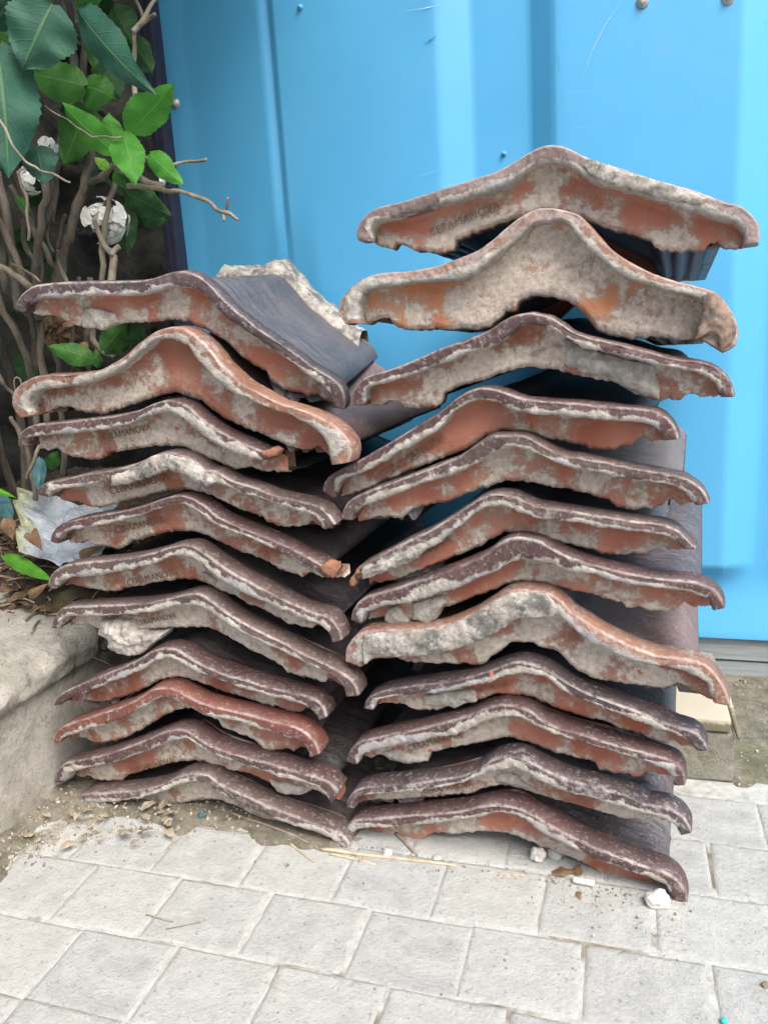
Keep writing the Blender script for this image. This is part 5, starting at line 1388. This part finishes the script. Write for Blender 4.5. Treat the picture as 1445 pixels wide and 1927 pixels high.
straw_mat = simple_mat('dry_straw', (0.36, 0.29, 0.19), (0.56, 0.48, 0.35), 60, 0.8, 0.4, 0.0006, 200, (1, 1, 1))
twig_mat = simple_mat('grey_twig', (0.17, 0.14, 0.105), (0.31, 0.265, 0.21), 60, 0.9, 0.5, 0.0008, 200)
def stick(name, pts, rad, mat, label, cat, seed, lift=0.0, group=None):
    P = [gp(u, v) + Vector((0, 0, rad[i] * 0.8 + lift * math.sin(math.pi * i / (len(pts) - 1)))) for i, (u, v) in enumerate(pts)]
    base = P[0].copy()
    V, F = tube([p - base for p in P], rad, 7, 0.2, seed, 5, 0.0006)
    o = mesh_obj(name, V, F, mat)
    o.location = base
    tag(o, label, cat, group)
    return o
stick('straw', [(606, 1601), (690, 1612), (780, 1622), (860, 1632)], [.0022, .0021, .0019, .0015], straw_mat, 'long pale straw stalk lying in front of the right stack', 'straw', 1)
stick('straw', [(620, 1609), (665, 1618), (708, 1629)], [.0013, .0013, .0009], straw_mat, 'short straw stalk just below the long pale one', 'straw', 2)
stick('twig', [(395, 1519), (470, 1548), (540, 1573), (604, 1602)], [.0016, .0016, .0015, .0013], twig_mat, 'long thin twig running under the bottom left tile', 'twig', 3, .004)
stick('twig', [(384, 1515), (398, 1545), (410, 1562)], [.0022, .002, .0018], twig_mat, 'short stubby twig beside the blue fragment', 'twig', 4)
stick('twig', [(530, 1576), (560, 1600), (592, 1625)], [.001, .001, .0008], straw_mat, 'thin straw sticking out from the bottom left tile', 'straw', 5)
stick('twig', [(275, 1723), (325, 1736)], [.0009, .0008], twig_mat, 'tiny dark twig alone on the front paving', 'twig', 6)
stick('twig', [(312, 1750), (378, 1737)], [.0006, .0005], twig_mat, 'hair thin stalk crossing the front paving', 'twig', 7)
stick('twig', [(938, 1645), (985, 1650)], [.0012, .001], straw_mat, 'small straw bit in front of the right stack', 'straw', 8)
stick('twig', [(745, 1570), (785, 1612)], [.0024, .0015], twig_mat, 'grey splinter in the gap under the bottom right tile', 'splinter', 9)
stick('plaster_stick', [(1078, 1660), (1118, 1668)], [.0036, .0036], white_stone, 'short white plaster stick by the bottom right tile', 'plaster', 10)
stick('plastic_strip', [(1183, 1480), (1204, 1492)], [.0012, .0009], steel, 'shiny strip poking out under a right stack tile tip', 'strip', 11)

dead_mat = leaf_mat('dead_leaf_brown', (0.11, 0.065, 0.038), (0.26, 0.175, 0.105), (0.16, 0.09, 0.05), 0.1, 0.8)
dead_grey = leaf_mat('dead_leaf_grey', (0.24, 0.205, 0.155), (0.40, 0.355, 0.28), (0.2, 0.16, 0.12), 0.1, 0.9)
def dead_leaf(P, L, az, mat, label, seed, group=None, tilt=0.15):
    d = Vector((math.cos(az), math.sin(az), tilt))
    rr = random.Random(seed)
    V, F, UV = leaf_geo(Vector((0, 0, 0)), d.normalized() * L, L * rr.uniform(.5, .75), Vector((rr.uniform(-.4, .4), rr.uniform(-.6, .2), 1)), rr.uniform(.1, .35), rr.uniform(-.5, .6), rr.uniform(-.6, .6), 14, 7, seed)
    zmin = min(v.z for v in V)
    V = [v - Vector((0, 0, zmin)) for v in V]
    o = mesh_obj('dead_leaf', V, F, mat, uv=UV)
    o.location = P
    tag(o, label, 'dead leaf', group)
    return o
dead_leaf(gp(1040, 1645), .026, .2, dead_mat, 'curled brown dead leaf under the edge of the bottom right tile', 1)
dead_leaf(gp(1085, 1650), .016, 1.4, dead_mat, 'small rusty dead leaf behind the white plaster stick', 2)
dead_leaf(gp(1088, 1680), .013, -1.4, dead_mat, 'narrow reddish dead leaf in front of the plaster stick', 3)
rd = random.Random(5)
for k in range(30):
    u, v = rd.uniform(60, 330), rd.uniform(1500, 1590)
    if v < 1520 + (u < 150) * 10: v += 12
    P = gp(u, v, 0.012)
    if P.x < XK + 0.012: continue
    dead_leaf(P, rd.uniform(.010, .024), rd.uniform(0, 6.28), dead_grey, 'small crumpled grey dead leaf at the foot of the left stack', 10 + k, 'dead leaves at the kerb', rd.uniform(0, .5))
teal_mat = simple_mat('teal_glass', (0.035, 0.10, 0.12), (0.07, 0.17, 0.19), 60, 0.3, 0.1)
V, F, UV = leaf_geo(Vector((0, 0, 0)), Vector((.014, -.006, .010)), .010, Vector((-.3, -1, .4)), .3, .4, 0, 12, 5)
o = mesh_obj('blue_fragment', V, F, teal_mat); o.location = gp(372, 1538, .006)
tag(o, 'small curved blue green fragment under the bottom left tile', 'fragment')
teal_bit = simple_mat('turquoise_plastic', (0.01, 0.45, 0.38), (0.02, 0.5, 0.42), 60, 0.4, 0.1)
q = gp(1362, 1925); lump('turquoise_bead', (q.x, q.y, .004), (.003, .003, .0025), teal_bit, 'tiny turquoise bead at the bottom edge of the paving', 'bead', 3, .1, sub=2)
q = gp(1441, 1858); lump('dark_pebble', (q.x, q.y, .004), (.004, .003, .003), twig_mat, 'small dark pebble at the right edge of the paving', 'pebble', 8, .3, sub=2)

# grit: uncountable crumbs of stone, clay and mortar
def grit(name, n, place, mats_w, label, rmin, rmax, seed):
    rr = random.Random(seed)
    V, F = [], []
    base = [(1, 0, -.7), (-.5, .87, -.7), (-.5, -.87, -.7), (.4, .5, .5), (-.6, 0, .6), (.3, -.6, .4)]
    fc = [(0, 1, 3), (1, 4, 3), (1, 2, 4), (2, 5, 4), (2, 0, 5), (0, 3, 5), (3, 4, 5)]
    for k in range(n):
        p = place(rr)
        if p is None: continue
        r = rmin + (rmax - rmin) * rr.random() ** 3
        rot = Matrix.Rotation(rr.uniform(0, 6.3), 3, 'Z') @ Matrix.Rotation(rr.uniform(-.6, .6), 3, 'X')
        o0 = len(V)
        for b in base: V.append(p + rot @ (Vector(b) * r * rr.uniform(.7, 1.2)) + Vector((0, 0, r * .5)))
        F += [tuple(o0 + q for q in f) for f in fc]
    o = mesh_obj(name, V, F, mats_w, smooth=False)
    tag(o, label, kind='stuff')
    return o
grit_mat = NB('grit_mixed')
gcol = grit_mat.mix(grit_mat.ramp(grit_mat.noise(grit_mat.mapping(), 160, 2, .5), .4, .6), (0.17, 0.15, 0.115), (0.40, 0.38, 0.33))
gcol = grit_mat.mix(grit_mat.ramp(grit_mat.noise(grit_mat.mapping(loc=(4, 2, 1)), 130, 2, .5), .70, .73), gcol, (0.33, 0.14, 0.08))
grit_mat = grit_mat.done(gcol, 0.95)
def kerb_place(rr):
    u, v = rr.uniform(0, 640), rr.uniform(1490, 1640)
    P = gp(u, v, 0.005)
    lim_ = 1565 - 0.10 * max(0, u - 200) + 25 * fbm(u / 100, 0, 0, 1, 3) + (60 if u < 110 else 0)
    if v > lim_ + rr.expovariate(1 / 18): return None
    if P.x < XK + 0.004: return None
    P.z = max(0.004, foot_z(P.x, P.y))
    return P
grit('kerb_grit', 2200, kerb_place, grit_mat, 'crumbs of stone, clay and dry leaf at the kerb foot', .0005, .0036, 2)
def front_place(rr):
    u, v = rr.uniform(640, 1300), 0
    v = 1592 + (u - 650) * 0.185 + rr.expovariate(1 / 22) - 14
    return gp(u, v, 0.004)
grit('front_grit', 500, front_place, grit_mat, 'fine crumbs along the foot of the right stack', .0004, .0022, 4)
def pave_place(rr):
    return gp(rr.uniform(0, 1445), rr.uniform(1620, 1927), 0.0035)
grit('paving_grit', 260, pave_place, grit_mat, 'scattered tiny grit on the paving', .0004, .0016, 6)
def strip_place(rr):
    P = Vector((rr.uniform(0.03, 0.5), rr.uniform(0.955, 1.28), 0))
    P.z = strip_z(P.x, P.y)
    return P
grit('earth_grit', 500, strip_place, grit_mat, 'loose grit on the bare earth by the blue wall', .0006, .004, 8)

# ------------------------------------------------------------------ raised bed litter
def bed_place(rr):
    P = Vector((rr.uniform(-1.05, -0.735), rr.uniform(0.86, 1.2), 0))
    P.z = bed_z(P.x, P.y)
    return P
rb = random.Random(31)
V, F = [], []
for k in range(420):
    P = bed_place(rb)
    L = rb.uniform(.02, .075)
    a = rb.uniform(0, 6.28)
    d = Vector((math.cos(a), math.sin(a), rb.uniform(-.12, .22))) * L
    v_, f_ = tube([P, P + d * .5 + Vector((0, 0, .004)), P + d], [rb.uniform(.0006, .0019)] * 3, 5, .2, k, 2)
    o0 = len(V); V += v_; F += [tuple(q + o0 for q in f) for f in f_]
o = mesh_obj('twig_litter', V, F, simple_mat('litter_twigs', (0.11, 0.08, 0.055), (0.33, 0.26, 0.185), 25, .9, .3))
tag(o, 'tangle of fine dry twigs on the raised bed', kind='stuff')
V, F, UV = [], [], []
for k in range(260):
    P = bed_place(rb)
    a = rb.uniform(0, 6.28)
    L = rb.uniform(.018, .045)
    v_, f_, u_ = leaf_geo(P, P + Vector((math.cos(a), math.sin(a), rb.uniform(-.2, .5))) * L, L * .6, Vector((rb.uniform(-.5, .5), rb.uniform(-.8, .3), 1)), rb.uniform(.1, .4), rb.uniform(-.6, .6), rb.uniform(-.8, .8), 8, 5, k)
    o0 = len(V); V += v_; UV += u_; F += [tuple(q + o0 for q in f) for f in f_]
o = mesh_obj('leaf_litter', V, F, leaf_mat('bed_dead_leaves', (0.07, 0.046, 0.03), (0.19, 0.135, 0.088), (0.09, 0.06, 0.04), .1, .9), uv=UV)
tag(o, 'brown fallen leaves covering the raised bed', kind='stuff')
# dry leaf clusters hanging among the stems
V, F, UV = [], [], []
for k in range(46):
    P = at(rb.uniform(78, 165), rb.uniform(555, 650), rb.uniform(1.02, 1.1))
    d = Vector((rb.uniform(-1, 1), rb.uniform(-1, .3), rb.uniform(-1, .2))).normalized() * rb.uniform(.015, .035)
    v_, f_, u_ = leaf_geo(P, P + d, d.length * .6, Vector((rb.uniform(-1, 1), -1, rb.uniform(-.5, 1))), .3, .5, rb.uniform(-1, 1), 8, 5, k)
    o0 = len(V); V += [q - BO for q in v_]; UV += u_; F += [tuple(q + o0 for q in f) for f in f_]
o = mesh_obj('withered_leaves', V, F, dead_mat, bush, uv=UV); o['kind'] = 'stuff'

# single things on the bed
blade = leaf_mat('green_blade', (0.10, 0.36, 0.03), (0.16, 0.46, 0.05), (0.08, 0.30, 0.03), .3, .4)
def bed_leaf(name, b, t, wpx, Yb, Yt, mat, label, cat, bend=.1, fold=.4, roll=0):
    Pb, Pt = at(b[0], b[1], Yb), at(t[0], t[1], Yt)
    wid = wpx / FPX * Pb.length
    nn = Matrix.Rotation(roll, 3, (Pt - Pb).normalized()) @ (Vector((0, 0, CAM_H)) - Pb).normalized()
    V, F, UV = leaf_geo(Vector((0, 0, 0)), Pt - Pb, wid, nn, bend, fold, 0, 18, 7)
    o = mesh_obj(name, V, F, mat, uv=UV)
    o.location = Pb
    return tag(o, label, cat)
bed_leaf('leaf_blade', (8, 1046), (96, 1092), 26, .93, .85, blade, 'bright green strap leaf lying on the bed beside the sixth left tile', 'leaf', .05, .5)
bed_leaf('leaf_blade', (-30, 915), (24, 934), 13, .96, .93, blade, 'green blade entering from the left edge above the plastic sheet', 'leaf', .15, .4)
bed_leaf('teal_pot_shard', (76, 862), (72, 926), 22, .99, .95, teal_mat, 'dark teal plastic strip standing behind the plastic sheet', 'plastic', .05, .5)
bed_leaf('teal_pot_shard', (-14, 930), (22, 975), 34, .98, .95, teal_mat, 'dark teal plastic piece at the left edge of the bed', 'plastic', .1, .5)
bed_leaf('fallen_leaf', (92, 880), (108, 850), 26, 1.0, .99, LM['green'], 'round green leaf lying low behind the third left tile', 'leaf', .1, .2)
bed_leaf('dead_leaf', (58, 1004), (76, 1030), 26, .88, .86, dead_mat, 'curled tan dead leaf lying on the plastic sheet', 'dead leaf', .35, -.5)
bed_leaf('dead_leaf', (150, 1046), (186, 1030), 18, .88, .87, dead_mat, 'rusty dead leaf under the fifth left tile', 'dead leaf', .3, .5)
bed_leaf('dead_leaf', (12, 975), (22, 1010), 24, .92, .90, dead_mat, 'tan dead leaf between teal piece and plastic sheet', 'dead leaf', .3, .4)
bed_leaf('dead_leaf', (55, 1122), (82, 1104), 18, .86, .84, dead_mat, 'small tan dead leaf on the kerb below the green blade', 'dead leaf', .3, .4)

def plastic_sheet():
    nb = NB('white_plastic_film')
    v = nb.mapping()
    col = nb.mix(nb.ramp(nb.noise(v, 16, 4, .6), .4, .65), (0.36, 0.42, 0.50), (0.47, 0.52, 0.58))
    col = nb.mix(nb.ramp(nb.attr('stain'), .35, .8, 0, .8), col, (0.38, 0.41, 0.25))
    col = nb.mix(nb.ramp(nb.math('ADD', nb.attr('stain'), nb.math('MULTIPLY', nb.noise(v, 40, 4, .6), .8)), 1.25, 1.5, 0, .8), col, (0.20, 0.19, 0.07))
    mt = nb.done(col, 0.38, nb.bump(nb.noise(v, 34, 4, .6, 2.5), .8, .012))
    c00, c10, c11, c01 = at(24, 902, 1.02), at(215, 930, 1.0), at(190, 1046, .86), at(30, 1030, .89)
    n = 56
    V, st = [], []
    nr_ = (c10 - c00).cross(c01 - c00).normalized()
    for i in range(n):
        for j in range(n):
            a, b = i / (n - 1), j / (n - 1)
            a2 = a + (0.05 * n3(b * 4, 0, 0, 1, 3) if a < .5 else 0.03 * n3(b * 5, 2, 0, 1, 3))
            b2 = b + 0.10 * n3(a * 4, 4, 0, 1, 9) * (1 if b > .5 else .4)
            p = c00 * (1 - a2) * (1 - b2) + c10 * a2 * (1 - b2) + c11 * a2 * b2 + c01 * (1 - a2) * b2
            r1 = 1 - abs(n3(a, b, 0, 2.6, 5)) * 2
            r2 = 1 - abs(n3(a, b, 0, 6, 8)) * 2
            V.append(p + nr_ * (0.014 * r1 + 0.004 * r2 + 0.02 * math.sin(a * 3.1)))
            st.append(max(0, 1 - a * 3.4) + 0.3 * n3(a, b, 0, 7, 2))
    base = c01.copy()
    o = mesh_obj('plastic_sheet', [q - base for q in V], grid_faces(n, n), mt, attrs={'stain': st})
    o.location = base
    tag(o, 'crumpled bluish white plastic sheet with yellow stain, wedged behind the left stack', 'plastic')
plastic_sheet()

# ------------------------------------------------------------------ block and wood offcut at the right
block_conc = concrete_mat('mossy_block_concrete', (0.33, 0.325, 0.275), (0.43, 0.42, 0.365), 0.45)
blk = box('concrete_block', -0.07, 0.07, -0.13, 0.13, 0.0, 0.070, block_conc, None, 0.004, 0.0016, 4)
blk.location = (0.071, 1.117, 0.004)
tag(blk, 'mossy concrete block standing behind the right stack on the earth strip', 'block')
def end_grain():
    nb = NB('grey_sawn_wood')
    v = nb.mapping((1, 1, 1))
    w = nb.t.nodes.new('ShaderNodeTexWave')
    w.wave_type = 'BANDS'; w.bands_direction = 'X'
    w.inputs['Scale'].default_value = 120
    w.inputs['Distortion'].default_value = 2.0
    w.inputs['Detail'].default_value = 2
    nb.link(v, w.inputs['Vector'])
    col = nb.mix(w.outputs['Fac'], (0.40, 0.37, 0.30), (0.445, 0.41, 0.34))
    z = nb.t.nodes.new('ShaderNodeSeparateXYZ')
    nb.link(v, z.inputs[0])
    moss = nb.ramp(nb.math('ADD', z.outputs[2], nb.math('MULTIPLY', nb.noise(v, 90, 4, .6), 0.014)), 0.0215, 0.017)
    col = nb.mix(nb.math('MULTIPLY', moss, .85), col, (0.115, 0.10, 0.05))
    return nb.done(col, 0.9, nb.bump(w.outputs['Fac'], .2, .0006))
wood_mat = end_grain()
wd = empty('wood_offcut', (0.071, 1.0, 0.0755), 'pale sawn timber offcut lying on the concrete block at right', 'wood')
box('timber', -0.07, 0.064, -0.015, 0.155, 0.0, 0.018, wood_mat, wd, 0.002, 0.0006, 9)
V, F = tube([Vector((0.0675, 0.09, 0.016)), Vector((0.0695, 0.04, 0.010)), Vector((0.0725, -0.022, -0.002))], [.0025, .0045, .0025], 6, .3, 3, 5)
mesh_obj('splinter', V, F, wood_mat, wd)
V, F = tube([Vector((-0.004, 0.02, 0.0186)), Vector((-0.004, 0.02, 0.017))], [.0042, .0036], 10, .1, 3, 2)
mesh_obj('knot', V, F, navy, wd)
